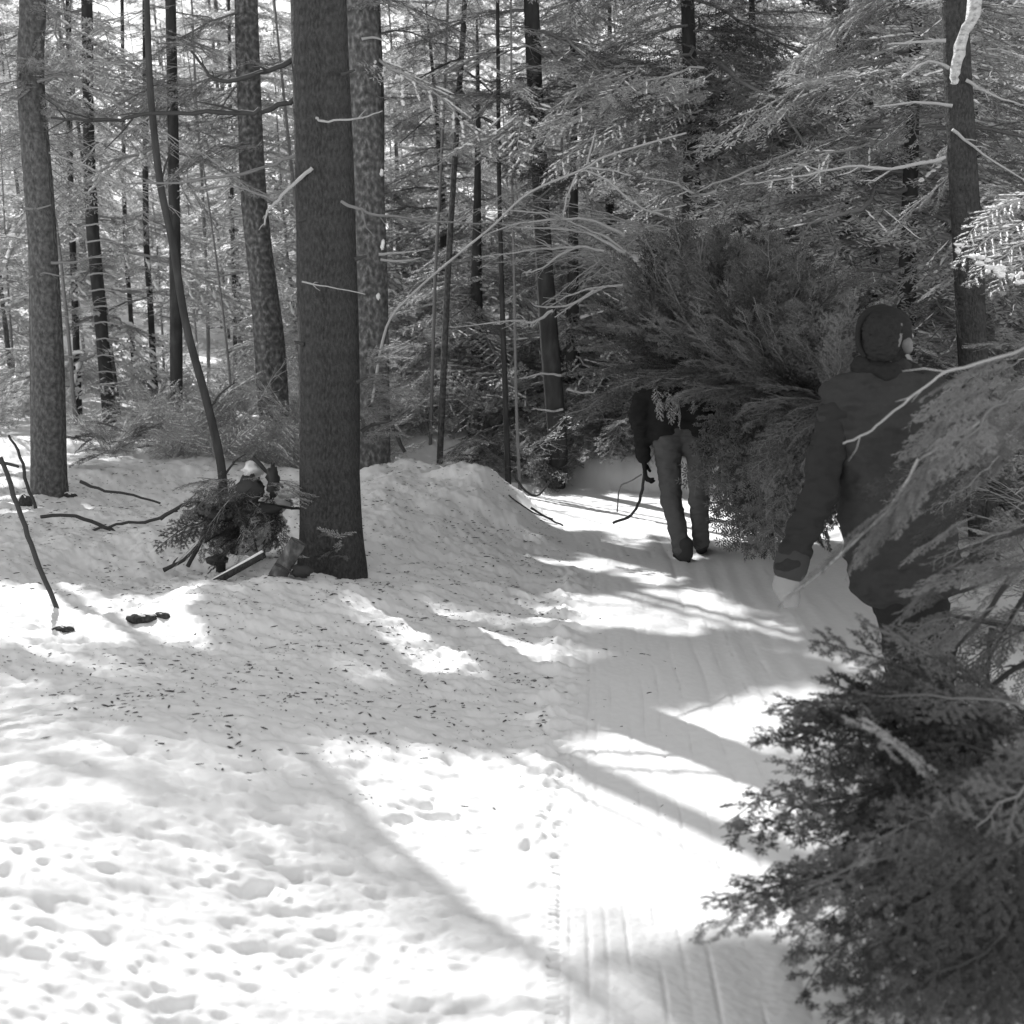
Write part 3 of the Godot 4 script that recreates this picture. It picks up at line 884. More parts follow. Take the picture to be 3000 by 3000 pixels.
func make_forest() -> void:
	var t: Node3D
	for c in canopy_trees:
		var ax: PackedVector3Array = c.get_meta("axis")
		var away: float = -c.position.z
		if away > 10.0 and c.position.x > -6.0:
			clothe(c, ax, 2.9 - c.position.y + 0.1 * (away - 11.0), 6.5, 34, 1.7, ["mid", "snowy", "bare", "mid"], 0.9, 0.3)
	# hemlocks along the far side and the right of the trail
	var hem := [
		[3.3, 11.2, 6.5, 80, 2.0, "hemlock spreading over the trail from behind the hooded person"],
		[2.7, 15.5, 6.3, 90, 2.3, "tall hemlock directly behind the carried fir's crown"],
		[0.75, 15.2, 5.5, 80, 1.5, "small dense hemlock left of the walker in light trousers"],
		[-0.25, 15.8, 4.5, 70, 1.3, "low dark hemlock in the gap behind the snow mound"],
		[4.4, 13.5, 6.0, 80, 2.3, "hemlock behind the straight dark trunk at the picture's right side"],
		[1.5, 19.0, 6.5, 80, 2.2, "tall hemlock deep behind the walker in light trousers"],
		[3.6, 19.5, 6.5, 80, 2.3, "tall hemlock deep behind the hooded person"],
		[5.9, 17.0, 6.5, 80, 2.3, "tall hemlock deep at the picture's right border"],
		[-0.9, 19.5, 5.5, 60, 1.7, "hemlock deep behind the twin stems"],
		[4.9, 9.6, 6.0, 50, 1.6, "hemlock at the right border beside the trail"],
	]
	for h in hem:
		t = conifer("hemlock_tree", h[5], h[0], h[1], h[2], 0.09, 0.35, h[3] + 50, h[4] + 0.2, ["mid", "snowy", "pale", "mid"], M.bark_black, "hemlocks beyond the trail", 0.0, 0.22)
		for i in 26:
			var an := rng.randf() * TAU
			var L := rng.randf_range(0.7, 1.6)
			var a: Vector3 = t.position + Vector3(0, rng.randf_range(0.15, 0.9), 0)
			put_bough(t, pick(["mid", "dark"][i % 2]), a, a + Vector3(cos(an) * L, -0.1 - 0.15 * L, sin(an) * L), 1.0, rng.randf_range(-0.5, 0.5))
	# the woods behind
	for i in 76:
		var d := 17.5 + 42.0 * pow((i + rng.randf()) / 76.0, 1.25)
		var x := rng.randf_range(-0.46, 0.42) * d
		if d < 23.0 and x > -1.5:
			d += 6.0
		var h := rng.randf_range(3.4, 8.6)
		var lo := rng.randf_range(0.2, 1.6)
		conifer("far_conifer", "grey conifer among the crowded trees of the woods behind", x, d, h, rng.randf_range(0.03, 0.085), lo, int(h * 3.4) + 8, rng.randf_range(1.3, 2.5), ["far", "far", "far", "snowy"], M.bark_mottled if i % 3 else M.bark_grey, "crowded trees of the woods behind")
	for i in 20:
		var d := rng.randf_range(30.0, 54.0)
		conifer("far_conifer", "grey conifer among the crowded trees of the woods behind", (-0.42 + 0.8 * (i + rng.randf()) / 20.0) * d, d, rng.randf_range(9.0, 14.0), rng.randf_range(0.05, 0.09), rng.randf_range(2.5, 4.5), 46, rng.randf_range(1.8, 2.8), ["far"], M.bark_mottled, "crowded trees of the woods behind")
	for i in 60:
		var d := rng.randf_range(15.0, 34.0)
		var x := rng.randf_range(-0.44, 0.1) * d
		conifer("bare_sapling", "bare twiggy sapling among the crowded trees of the woods behind", x, d, rng.randf_range(3.0, 8.0), rng.randf_range(0.015, 0.035), 0.4, 26, rng.randf_range(0.7, 1.3), ["bare", "bare", "snowy"], M.twig, "bare saplings in the woods", 0.0, -0.1)
	for i in 52:
		var d := rng.randf_range(12.8, 23.0)
		var x := rng.randf_range(-0.40, 0.02) * d
		if d < 14.5 and x > -1.3:
			x -= 2.0
		var base := Vector3(x, ground(x, -d), -d)
		t = thing("snowy_brush", "low snow-dusted brush between the trunks of the woods behind", "shrub", base, "snowy brush between the trunks")
		for k in 15:
			var an := rng.randf() * TAU
			var L := rng.randf_range(0.4, 1.2)
			put_bough(t, pick(["snowy", "bare", "snowy", "bare", "pale"][k % 5]), base, base + Vector3(cos(an) * L * 0.7, L * rng.randf_range(0.3, 0.9), sin(an) * L * 0.7), 0.9, rng.randf_range(-0.8, 0.8))
	mind_light = false
	# low growth
	t = thing("fir_sapling", "low dark fir boughs poking from the snow beside the stout grey trunk", "shrub", on_ground(320, 1340))
	for i in 26:
		var a := at(rng.randf_range(215, 400), rng.randf_range(1270, 1340), 12.2)
		put_bough(t, pick(["dark", "mid"][i % 2]), a, a + Vector3(rng.randf_range(-0.3, 0.35), rng.randf_range(-0.05, 0.28), rng.randf_range(-0.1, 0.3)), 0.9)
	t = thing("fir_sapling", "leafy little fir sapling hugging the thick trunk's right side", "shrub", on_ground(1100, 1330))
	for i in 30:
		var y := rng.randf_range(1010, 1260)
		var a := at(1075, y + 30, 9.0)
		put_bough(t, pick("mid"), a, a + Vector3(rng.randf_range(0.02, 0.34), rng.randf_range(-0.08, 0.2), rng.randf_range(-0.2, 0.25)), 0.9)
	t = thing("fir_sapling", "grey twiggy young fir filling the gap behind the hooded person's legs", "tree", on_ground(2960, 1880))
	for i in 70:
		var a: Vector3 = t.position + Vector3(rng.randf_range(-0.05, 0.05), rng.randf_range(0.05, 1.5), 0.0)
		var an := rng.randf() * TAU
		var L := rng.randf_range(0.35, 0.75) * (1.1 - 0.4 * a.y)
		put_bough(t, pick(["mid", "bare", "pale", "bare"][i % 4]), a, a + Vector3(cos(an) * L, rng.randf_range(-0.15, 0.25), sin(an) * L), 0.9)
	for i in 15:
		var base := at(1420.0 + i * 62.0 + rng.randf_range(-20, 20), 1400, rng.randf_range(13.5, 14.1))
		base.y = ground(base.x, base.z)
		t = thing("hemlock_shrub", "low dark hemlock shrub at the far edge of the sunny trail", "shrub", base, "low shrubs at the far trail edge")
		for k in 12:
			var an := rng.randf() * TAU
			var L := rng.randf_range(0.35, 0.75)
			put_bough(t, pick(["mid", "dark", "bare"][k % 3]), base + Vector3(0, 0.1 + 0.03 * k, 0), base + Vector3(cos(an) * L, L * rng.randf_range(-0.05, 0.55), sin(an) * L), 1.0, rng.randf_range(-0.6, 0.6))
	t = thing("fir_sprigs", "small snow-dusted fir sprigs lying against the thick trunk's foot", "fir twigs", on_ground(950, 1650))
	for i in 12:
		var a := at(rng.randf_range(900, 1010), rng.randf_range(1570, 1650), 7.72)
		put_bough(t, pick(["near_dark", "near", "snowy"][i % 3]), a, a + Vector3(rng.randf_range(-0.14, 0.12), rng.randf_range(-0.02, 0.10), 0.05), 0.9, rng.randf_range(-0.6, 0.6), "sprig")
	for q in [[1180.0, 1210.0], [1260.0, 1200.0], [1330.0, 1220.0], [1400.0, 1230.0]]:
		t = thing("leafless_shrub", "leafless twiggy shrub on the crest of the snow mound", "shrub", on_ground(q[0], 1290), "twiggy shrubs on the mound")
		for i in 9:
			var a: Vector3 = t.position
			put_bough(t, pick("bare"), a, a + Vector3(rng.randf_range(-0.3, 0.3), rng.randf_range(0.3, 0.8), rng.randf_range(-0.2, 0.2)), 0.6, 0.0, "twig")

# Upper crowns: boughs from real trunks, densest where the photograph's ground lies in shade and open where it lies in sun.
func make_crowns() -> void:
	mind_light = false
	var cells := {}
	var covered := {}
	var step := 0.28
	var x := -4.6
	while x < 3.4:
		var z := -2.6
		while z > -15.5:
			var p := Vector2(x, z)
			if not lit(p):
				cells[Vector2i(roundi(x / step), roundi(z / step))] = p
			z -= step
		x += step
	var keys := cells.keys()
	var made := 0
	for pass_no in 12:
		for key in keys:
			var g: Vector2 = cells[key]
			if covered.get(key, 0) > pass_no or (pass_no > 4 and g.y < -5.2):
				continue
			for attempt in 26:
				var h := rng.randf_range(5.6, 13.0)
				var q := Vector3(g.x, 0.1, g.y) + sun_to * ((h - 0.1) / sun_to.y)
				var best: Node3D = null
				var root := Vector3.ZERO
				var bd := 3.6
				for t in canopy_trees:
					for p in t.get_meta("axis"):
						if p.y > q.y - 1.2 and p.y < q.y + 1.6:
							var dd: float = p.distance_to(q)
							if dd < bd:
								bd = dd
								best = t
								root = p
				if best == null or bd < 0.3:
					continue
				var stem := root
				var tip := q + (q - root).normalized() * rng.randf_range(0.25, 0.5)
				if attempt > 5 or pass_no == 0:
					root = q - (q - root).normalized() * minf(bd * 0.8, rng.randf_range(0.3, 0.7) if attempt < 11 else 0.2)
					tip = q + (q - root).normalized() * (rng.randf_range(0.2, 0.4) if attempt < 11 else 0.16)
				var L := root.distance_to(tip)
				var wide := clampf(0.75 / L, 0.35, 1.1) * (rng.randf_range(0.7, 1.1) if attempt < 14 else 0.5)
				var side := (tip - root).cross(Vector3.UP).normalized() * L * 0.5 * wide
				var ok := true
				var hits := []
				for k in 6:
					var t := 0.12 + 0.188 * k
					for s in [-1.0, 0.0, 1.0]:
						var p: Vector3 = root.lerp(tip, t) + side * s * (1.0 - t * 0.6)
						var f := seen_at(p)
						if f.x > -60 and f.x < 3060 and f.y > -60:
							ok = false
						var d := p - sun_to * ((p.y - 0.1) / sun_to.y)
						if lit(Vector2(d.x, d.z)):
							ok = false
						hits.append(Vector2i(roundi(d.x / step), roundi(d.z / step)))
					if not ok:
						break
				if not ok:
					continue
				put_bough(best, pick("crown"), root, tip, wide, rng.randf_range(-0.3, 0.3))
				if stem.distance_to(root) > 0.2:
					branch(best, [stem, root], 0.011, 0.006, M.twig_dark, "limb")
				made += 1
				for hk in hits:
					covered[hk] = covered.get(hk, 0) + 1
				break
	print("crown boughs ", made)
	var bare := 0
	for key in keys:
		if covered.get(key, 0) == 0:
			bare += 1
	print("shade cells ", keys.size(), " uncovered ", bare)

func lit(p: Vector2) -> bool:
	for a in light_areas:
		if Geometry2D.is_point_in_polygon(p, a):
			return true
	return false

func survey_light() -> void:
	var spots := [
		[P(-300, 2035), P(90, 2030), P(150, 2060), P(260, 2115), P(410, 2140), P(490, 2200), P(600, 2260), P(560, 2350), P(640, 2360), P(850, 2290), P(1000, 2330), P(1240, 2560), P(1440, 2650), P(1530, 2790), P(1570, 2900), P(1570, 3200), P(-300, 3200)],
		[P(1040, 2290), P(1170, 2235), P(1450, 2255), P(1590, 2240), P(1650, 2305), P(1620, 2520), P(1420, 2560), P(1340, 2550), P(1180, 2430)],
		[P(1640, 2300), P(1870, 2370), P(2100, 2470), P(2290, 2560), P(2500, 2700), P(2300, 2700), P(1900, 2660), P(1590, 2640)],
		[P(1670, 2170), P(1750, 2140), P(1860, 2150), P(2000, 2200), P(2300, 2290), P(2300, 2400), P(2050, 2340), P(1850, 2270), P(1720, 2230)],
		[P(1930, 2090), P(2070, 2045), P(2330, 2050), P(2330, 2190), P(2190, 2170), P(2080, 2160), P(2000, 2120)],
		[P(1340, 1870), P(1500, 1880), P(1680, 1935), P(1830, 1955), P(1790, 1990), P(1650, 1985), P(1450, 1935)],
		[P(1670, 1775), P(1800, 1750), P(1900, 1730), P(2050, 1740), P(2110, 1800), P(2060, 1850), P(1950, 1855), P(1800, 1820)],
		[P(1680, 1650), P(1800, 1642), P(1900, 1660), P(2060, 1690), P(2010, 1706), P(1850, 1682)],
		[P(1580, 1455), P(2450, 1455), P(2450, 1590), P(2150, 1578), P(1900, 1560), P(1650, 1530)],
		[P(-100, 1710), P(200, 1770), P(560, 1750), P(500, 1850), P(350, 1880), P(-100, 1860)],
		[P(140, 1530), P(200, 1590), P(250, 1700), P(160, 1700)],
		[P(300, 1570), P(380, 1560), P(440, 1640), P(370, 1650)],
		[P(1010, 1765), P(1190, 1770), P(1150, 1810), P(1030, 1820)],
		[P(1400, 1440), P(1480, 1450), P(1640, 1520), P(1560, 1520)],
		[P(1620, 2960), P(1800, 2930), P(1980, 3020), P(1950, 3200), P(1600, 3200)],
		[P(560, 1850), P(750, 1800), P(800, 1780), P(620, 1860)],
		[P(-100, 1560), P(60, 1530), P(70, 1600), P(-100, 1620)],
		[P(740, 2170), P(840, 2160), P(850, 2195), P(760, 2200)],
	]
	for n in spots.size():
		var s: Array = spots[n]
		var poly := PackedVector2Array()
		var mid := Vector2.ZERO
		for q in s:
			mid += q / s.size()
		for q0 in s:
			var q: Vector2 = q0 if n < 4 or n > 8 else mid + (q0 - mid) * 1.08
			var g := on_ground(q.x, q.y)
			# slide to where the same sunbeam meets the height of the trail
			g -= sun_to * (g.y - 0.1) / sun_to.y
			poly.append(Vector2(g.x, g.z))
		light_areas.append(poly)
	# the outer sprays of the near fir stand in the sun as well
	var fir := PackedVector2Array()
	for q in [P(2180, 2240), P(2330, 1960), P(2560, 1900), P(2620, 2200), P(2520, 2500), P(2380, 2760), P(2220, 2560)]:
		var g := at(q.x, q.y, 3.05)
		g -= sun_to * (g.y - 0.1) / sun_to.y
		fir.append(Vector2(g.x, g.z))
	light_areas.append(fir)


# ------------------------------------------------------------------ people
func hand_bones(w: Vector3, dir: Vector3, curl: Vector3, thumb: Vector3, k: float, bend: float) -> Array:
	var b := []
	dir = dir.normalized()
	thumb = thumb.normalized()
	curl = curl.normalized()
	for i in 4:
		var off := thumb * (0.028 - 0.0185 * i) * k
		var kn := w + dir * (0.088 - 0.004 * absf(i - 1.0)) * k + off
		b.append([w + off * 0.5, kn, 0.014 * k, 0.011 * k])
		var l: float = [0.072, 0.080, 0.074, 0.060][i] * k
		var p := kn
		var a := 0.25 * bend
		for s in 3:
			var q: Vector3 = p + (dir * cos(a) + curl * sin(a)) * l * [0.45, 0.32, 0.23][s]
			b.append([p, q, (0.0105 - 0.001 * s) * k, (0.0095 - 0.001 * s) * k])
			p = q
			a += bend * (0.9 - 0.06 * i)
	var t0 := w + dir * 0.025 * k + thumb * 0.022 * k
	var t1 := t0 + (dir * 0.6 + thumb * 0.8 + curl * 0.3).normalized() * 0.042 * k
	var t2 := t1 + (dir * 0.9 + curl * 0.6).normalized() * 0.032 * k
	b.append([t0, t1, 0.013 * k, 0.011 * k])
	b.append([t1, t2, 0.011 * k, 0.009 * k])
	return b

func make_people() -> void:
	var cloth_black := mat(0.022, 0.9, 0.2)
	var cloth_dark := mat(0.05, 0.9, 0.2)
	var cloth_grey := mat(0.046, 0.95, 0.15)
	cloth_grey.albedo_texture = noise_tex(0.05, 41, 0.8, 1.0, 4, 256)
	cloth_grey.uv1_triplanar = true
	cloth_grey.uv1_scale = Vector3(3, 3, 3)
	var cloth_hat := mat(0.027, 0.95, 0.15)
	var cloth_sleeve := mat(0.032, 0.95, 0.15)
	var skin := mat(0.12, 0.6, 0.4)
	var pale := mat(0.28, 0.9, 0.2)
	var glass := mat(0.01, 0.1, 0.8)
	# the walker ahead
	var d := 9.4
	var o := on_ground(2005, 1642)
	var t := thing("person", "walker seen from behind in light trousers and black jacket, head hidden by fir boughs", "person", o)
	var lw := at(1886, 1345, d)
	var body := [
		[at(1995, 985, d), at(1998, 1000, d), 0.098, 0.09], [at(1996, 1000, d), at(1995, 1060, d), 0.055, 0.06],
		[at(1965, 1080, d), at(1970, 1270, d), 0.08, 0.07], [at(2025, 1080, d), at(2025, 1270, d), 0.08, 0.07],
		[at(1960, 1300, d), at(1966, 1460, d), 0.055, 0.045], [at(1966, 1460, d), at(1998, 1600, d - 0.05), 0.045, 0.035],
		[at(2040, 1300, d), at(2048, 1460, d - 0.05), 0.055, 0.04], [at(2048, 1460, d - 0.05), at(2053, 1580, d + 0.05), 0.04, 0.035],
		[at(1910, 1070, d), at(1872, 1220, d), 0.045, 0.04], [at(1872, 1220, d), lw, 0.038, 0.028],
		[at(2080, 1070, d), at(2130, 1170, d - 0.1), 0.045, 0.04], [at(2130, 1170, d - 0.1), at(2090, 1085, d - 0.3), 0.038, 0.03]]
	part("body", body_mesh(local(body, o), 0.016, 0.04, skin), t)
	var jacket := [
		[at(1942, 1075, d), at(1948, 1262, d), 0.125, 0.118], [at(2046, 1075, d), at(2040, 1258, d), 0.125, 0.118], [at(1995, 1080, d + 0.05), at(1995, 1262, d + 0.03), 0.13, 0.12],
		[at(1915, 1062, d), at(2076, 1060, d), 0.085, 0.085],
		[at(1902, 1075, d), at(1872, 1220, d), 0.072, 0.062], [at(1872, 1220, d), at(1885, 1338, d), 0.062, 0.048],
		[at(2086, 1075, d), at(2135, 1170, d - 0.1), 0.075, 0.06], [at(2135, 1170, d - 0.1), at(2092, 1090, d - 0.3), 0.06, 0.045]]
	part("jacket", body_mesh(local(jacket, o), 0.015, 0.05, cloth_black, 0.014, 0.09, 5), t)
	var trouser := mat(0.095, 0.95, 0.15)
	var legs := [
		[at(1962, 1275, d), at(2032, 1275, d), 0.112, 0.108], [at(1957, 1300, d - 0.03), at(1958, 1318, d - 0.03), 0.105, 0.095], [at(2038, 1300, d - 0.02), at(2040, 1318, d - 0.02), 0.098, 0.088],
		[at(1956, 1318, d), at(1966, 1462, d + 0.02), 0.09, 0.07], [at(1966, 1462, d + 0.02), at(1998, 1608, d - 0.06), 0.07, 0.06],
		[at(2044, 1318, d), at(2048, 1460, d - 0.06), 0.08, 0.066], [at(2048, 1460, d - 0.06), at(2053, 1582, d + 0.06), 0.066, 0.058]]
	part("trousers", body_mesh(local(legs, o), 0.011, 0.02, trouser, 0.011, 0.09, 6), t)
	for s in [[2006.0, 1622.0, 9.33, -0.02], [2054.0, 1592.0, 9.62, 0.03]]:
		var heel := at(s[0], s[1], s[2])
		var bo := [[heel + Vector3(0, 0.06, 0), heel + Vector3(0, -0.005, 0), 0.058, 0.05], [heel, heel + Vector3(s[3], 0.0, -0.19), 0.047, 0.042], [heel + Vector3(0, 0.01, -0.05), heel + Vector3(s[3], 0.005, -0.14), 0.05, 0.044]]
		var boot := part("boot", body_mesh(local(bo, o), 0.010, 0.03, cloth_dark), t)
		var sole := [[heel + Vector3(-0.012, -0.045, 0.01), heel + Vector3(s[3] - 0.01, -0.045, -0.2), 0.026, 0.028], [heel + Vector3(0.014, -0.045, 0.01), heel + Vector3(s[3] + 0.014, -0.045, -0.2), 0.026, 0.028]]
		part("boot_sole", body_mesh(local(sole, o), 0.009, 0.02, cloth_black), boot)
	part("glove", body_mesh(local(hand_bones(lw, Vector3(0.1, -1, 0.05), Vector3(0.9, 0, 0.1), Vector3(0.1, 0, -1), 1.15, 1.0), o), 0.006, 0.012, cloth_black), t)
	part("hat", body_mesh(local([[at(1994, 968, d), at(1997, 985, d), 0.11, 0.112]], o), 0.012, 0.02, cloth_dark), t)
	var rope := thing("strap", "thin dark strap dangling in a curve from the walker's lowered glove", "strap", at(1890, 1380, d - 0.02))
	branch_px(rope, [P(1888, 1372), P(1884, 1420), P(1868, 1480), P(1840, 1515), P(1795, 1532)], d - 0.03, 0.011, 0.009, cloth_dark, "strap_loop")
	branch_px(rope, [P(1880, 1390), P(1845, 1410), P(1815, 1430), P(1808, 1500)], d + 0.02, 0.006, 0.005, M.twig, "strap_end")

	# the hooded one close by
	d = 5.9
	o = on_ground(2700, 2085)
	t = thing("person", "hooded person in dark grey jacket with pale glove, partly behind near fir boughs", "person", o)
	lw = at(2308, 1678, d - 0.12)
	var face := (Vector3(0.86, -0.06, -0.5)).normalized()
	var hc := at(2582, 985, d)
	var ear := face.cross(Vector3.UP).normalized()
	body = [
		[hc, hc + Vector3(0, 0.01, 0) + face * 0.03, 0.088, 0.088], [hc + face * 0.04 + Vector3(0, -0.04, 0), hc + face * 0.06 + Vector3(0, -0.09, 0), 0.06, 0.042],
		[hc + face * 0.10 + Vector3(0, -0.015, 0), hc + face * 0.125 + Vector3(0, -0.04, 0), 0.012, 0.016],
		[hc + face * 0.088 + Vector3(0, -0.075, 0), hc + face * 0.092 + Vector3(0, -0.085, 0), 0.024, 0.024], [hc + face * 0.075 + Vector3(0, 0.015, 0), hc + face * 0.085 + Vector3(0, 0.015, 0), 0.035, 0.03],
		[hc - ear * 0.088 + face * -0.005, hc - ear * 0.09 + Vector3(0, -0.045, 0), 0.018, 0.012], [hc + ear * 0.088, hc + ear * 0.09 + Vector3(0, -0.045, 0), 0.018, 0.012],
		[hc + Vector3(0, -0.05, 0), hc + Vector3(0, -0.2, 0.01), 0.06, 0.065],
		[at(2540, 1190, d), at(2590, 1640, d), 0.09, 0.08], [at(2640, 1190, d), at(2670, 1640, d), 0.09, 0.09],
		[at(2465, 1165, d), at(2405, 1430, d - 0.05), 0.05, 0.045], [at(2405, 1430, d - 0.05), lw, 0.042, 0.03],
		[at(2710, 1160, d), at(2790, 1360, d - 0.1), 0.05, 0.045], [at(2790, 1360, d - 0.1), at(2730, 1330, d - 0.4), 0.042, 0.03],
		[at(2610, 1680, d), at(2650, 1880, d), 0.06, 0.05], [at(2650, 1880, d), at(2650, 2050, d), 0.05, 0.04],
		[at(2700, 1680, d), at(2738, 1880, d), 0.06, 0.05], [at(2738, 1880, d), at(2742, 2050, d), 0.05, 0.04]]
	part("body", body_mesh(local(body, o), 0.011, 0.028, skin), t)
	jacket = [
		[at(2525, 1190, d), at(2555, 1500, d), 0.128, 0.125], [at(2655, 1190, d), at(2690, 1500, d), 0.135, 0.14], [at(2590, 1180, d), at(2620, 1500, d + 0.02), 0.14, 0.14],
		[at(2552, 1500, d), at(2562, 1680, d), 0.125, 0.115], [at(2690, 1500, d), at(2720, 1680, d), 0.14, 0.135], [at(2620, 1500, d), at(2640, 1685, d), 0.14, 0.145], [at(2600, 1660, d), at(2600, 1690, d), 0.135, 0.13], [at(2680, 1660, d), at(2680, 1690, d), 0.14, 0.14],
		[at(2480, 1165, d), at(2700, 1150, d), 0.10, 0.10], [at(2560, 1110, d), at(2620, 1110, d), 0.085, 0.085],
		[at(2466, 1170, d), at(2452, 1230, d - 0.02), 0.088, 0.08],
		[at(2712, 1160, d), at(2785, 1360, d - 0.1), 0.088, 0.078], [at(2785, 1360, d - 0.1), at(2735, 1335, d - 0.38), 0.075, 0.06]]
	part("jacket", body_mesh(local(jacket, o), 0.013, 0.045, cloth_grey, 0.026, 0.15, 9), t)
	var sleeve := [
		[at(2452, 1215, d - 0.03), at(2425, 1310, d - 0.04), 0.074, 0.074], [at(2425, 1310, d - 0.04), at(2404, 1425, d - 0.07), 0.074, 0.07], [at(2398, 1455, d - 0.08), at(2312, 1655, d - 0.13), 0.074, 0.060]]
	part("sleeve", body_mesh(local(sleeve, o), 0.011, 0.018, cloth_sleeve, 0.022, 0.12, 19), t)
	legs = [
		[at(2610, 1700, d), at(2690, 1700, d), 0.10, 0.10], [at(2612, 1720, d), at(2650, 1880, d), 0.10, 0.085], [at(2650, 1880, d), at(2650, 2050, d), 0.085, 0.075],
		[at(2700, 1720, d), at(2735, 1880, d), 0.10, 0.09], [at(2735, 1880, d), at(2742, 2050, d), 0.09, 0.08]]
	part("trousers", body_mesh(local(legs, o), 0.015, 0.04, cloth_black, 0.014, 0.08, 10), t)
	for s in [2652.0, 2745.0]:
		var heel := at(s, 2050, d)
		part("boot", body_mesh(local([[heel + Vector3(0, 0.06, 0), heel + Vector3(0, 0.0, 0), 0.065, 0.055], [heel, heel + Vector3(0.03, -0.005, -0.2), 0.052, 0.045]], o), 0.012, 0.03, cloth_black), t)
	part("glove", body_mesh(local(hand_bones(lw + Vector3(0.0, 0.015, 0), Vector3(-0.12, -1, 0.02), Vector3(0.9, -0.1, 0.15), Vector3(0.1, 0, -1), 1.2, 1.6) + [[lw + Vector3(0.01, 0.03, 0), lw + Vector3(-0.005, -0.05, 0), 0.052, 0.05], [lw + Vector3(-0.005, -0.05, 0), lw + Vector3(0.012, -0.085, 0), 0.05, 0.035]], o), 0.006, 0.028, pale), t)
	part("cuff", body_mesh(local([[at(2322, 1640, d - 0.12), at(2316, 1662, d - 0.12), 0.072, 0.072]], o), 0.012, 0.02, cloth_dark), t)
	# dark hood with a grey knitted back and a thick rim, dark scarf, sunglasses
	part("hat", body_mesh(local([[hc + Vector3(-0.015, 0.02, 0.045), hc + Vector3(-0.012, -0.035, 0.04), 0.082, 0.078]], o), 0.008, 0.03, cloth_hat, 0.012, 0.03, 3), t)
	var hood := part("hood", body_mesh(local([[hc + Vector3(0.0, 0.03, -0.01), hc + Vector3(0.035, 0.025, -0.025), 0.103, 0.095], [hc + Vector3(0.035, 0.02, 0.0), hc + Vector3(0.065, -0.03, 0.0), 0.075, 0.06], [hc + Vector3(0.0, -0.02, -0.03), hc + Vector3(0.01, -0.09, -0.02), 0.09, 0.08]], o), 0.010, 0.03, cloth_black, 0.006, 0.05, 3), t)
	var rim := Geo.new()
	var rp := PackedVector3Array()
	var rr := PackedFloat32Array()
	for i in 17:
		var a := lerpf(0.5, 3.9, i / 16.0)
		rp.append(hc - o + Vector3(cos(a) * 0.105 - 0.004, sin(a) * 0.118 - 0.003, 0.045 - 0.02 * sin(a)))
		rr.append(0.016 - 0.006 * absf(i - 8.0) / 8.0)
	rim.tube(rp, rr, 8, null, 0.0, true)
	part("hood_rim", one(rim, cloth_black), hood)
	part("cheek", body_mesh(local([[hc + Vector3(0.056, 0.04, 0.07), hc + Vector3(0.06, 0.048, 0.068), 0.010, 0.009], [hc + Vector3(0.09, -0.03, 0.04), hc + Vector3(0.1, -0.05, 0.035), 0.03, 0.024]], o), 0.006, 0.01, skin), t)
	part("scarf", body_mesh(local([[hc + Vector3(-0.085, -0.125, 0.03), hc + Vector3(0.02, -0.15, 0.07), 0.038, 0.04], [hc + Vector3(0.02, -0.15, 0.07), hc + Vector3(0.13, -0.175, 0.03), 0.04, 0.045], [hc + Vector3(0.13, -0.175, 0.03), hc + Vector3(0.145, -0.15, -0.08), 0.045, 0.045], [hc + Vector3(-0.085, -0.125, 0.03), hc + Vector3(-0.06, -0.13, -0.08), 0.038, 0.04], [hc + face * 0.085 + Vector3(0, -0.09, 0), hc + face * 0.1 + Vector3(0, -0.15, 0), 0.045, 0.05], [hc + Vector3(0.12, -0.17, 0.03), hc + Vector3(0.19, -0.2, 0.02), 0.03, 0.022]], o), 0.010, 0.03, cloth_black, 0.01, 0.04, 8), t)
	var gl := [[hc + face * 0.105 + ear * 0.04 + Vector3(0, 0.008, 0), hc + face * 0.098 + ear * 0.06 + Vector3(0, 0.004, 0), 0.022, 0.02], [hc + face * 0.105 - ear * 0.04 + Vector3(0, 0.008, 0), hc + face * 0.095 - ear * 0.062 + Vector3(0, 0.004, 0), 0.022, 0.02]]
	for s in [-1.0, 1.0]:
		gl.append([hc + face * 0.09 + ear * s * 0.075 + Vector3(0, 0.012, 0), hc + ear * s * 0.098 + Vector3(0, 0.01, 0), 0.006, 0.006])
	part("sunglasses", body_mesh(local(gl, o), 0.006, 0.008, glass), t)

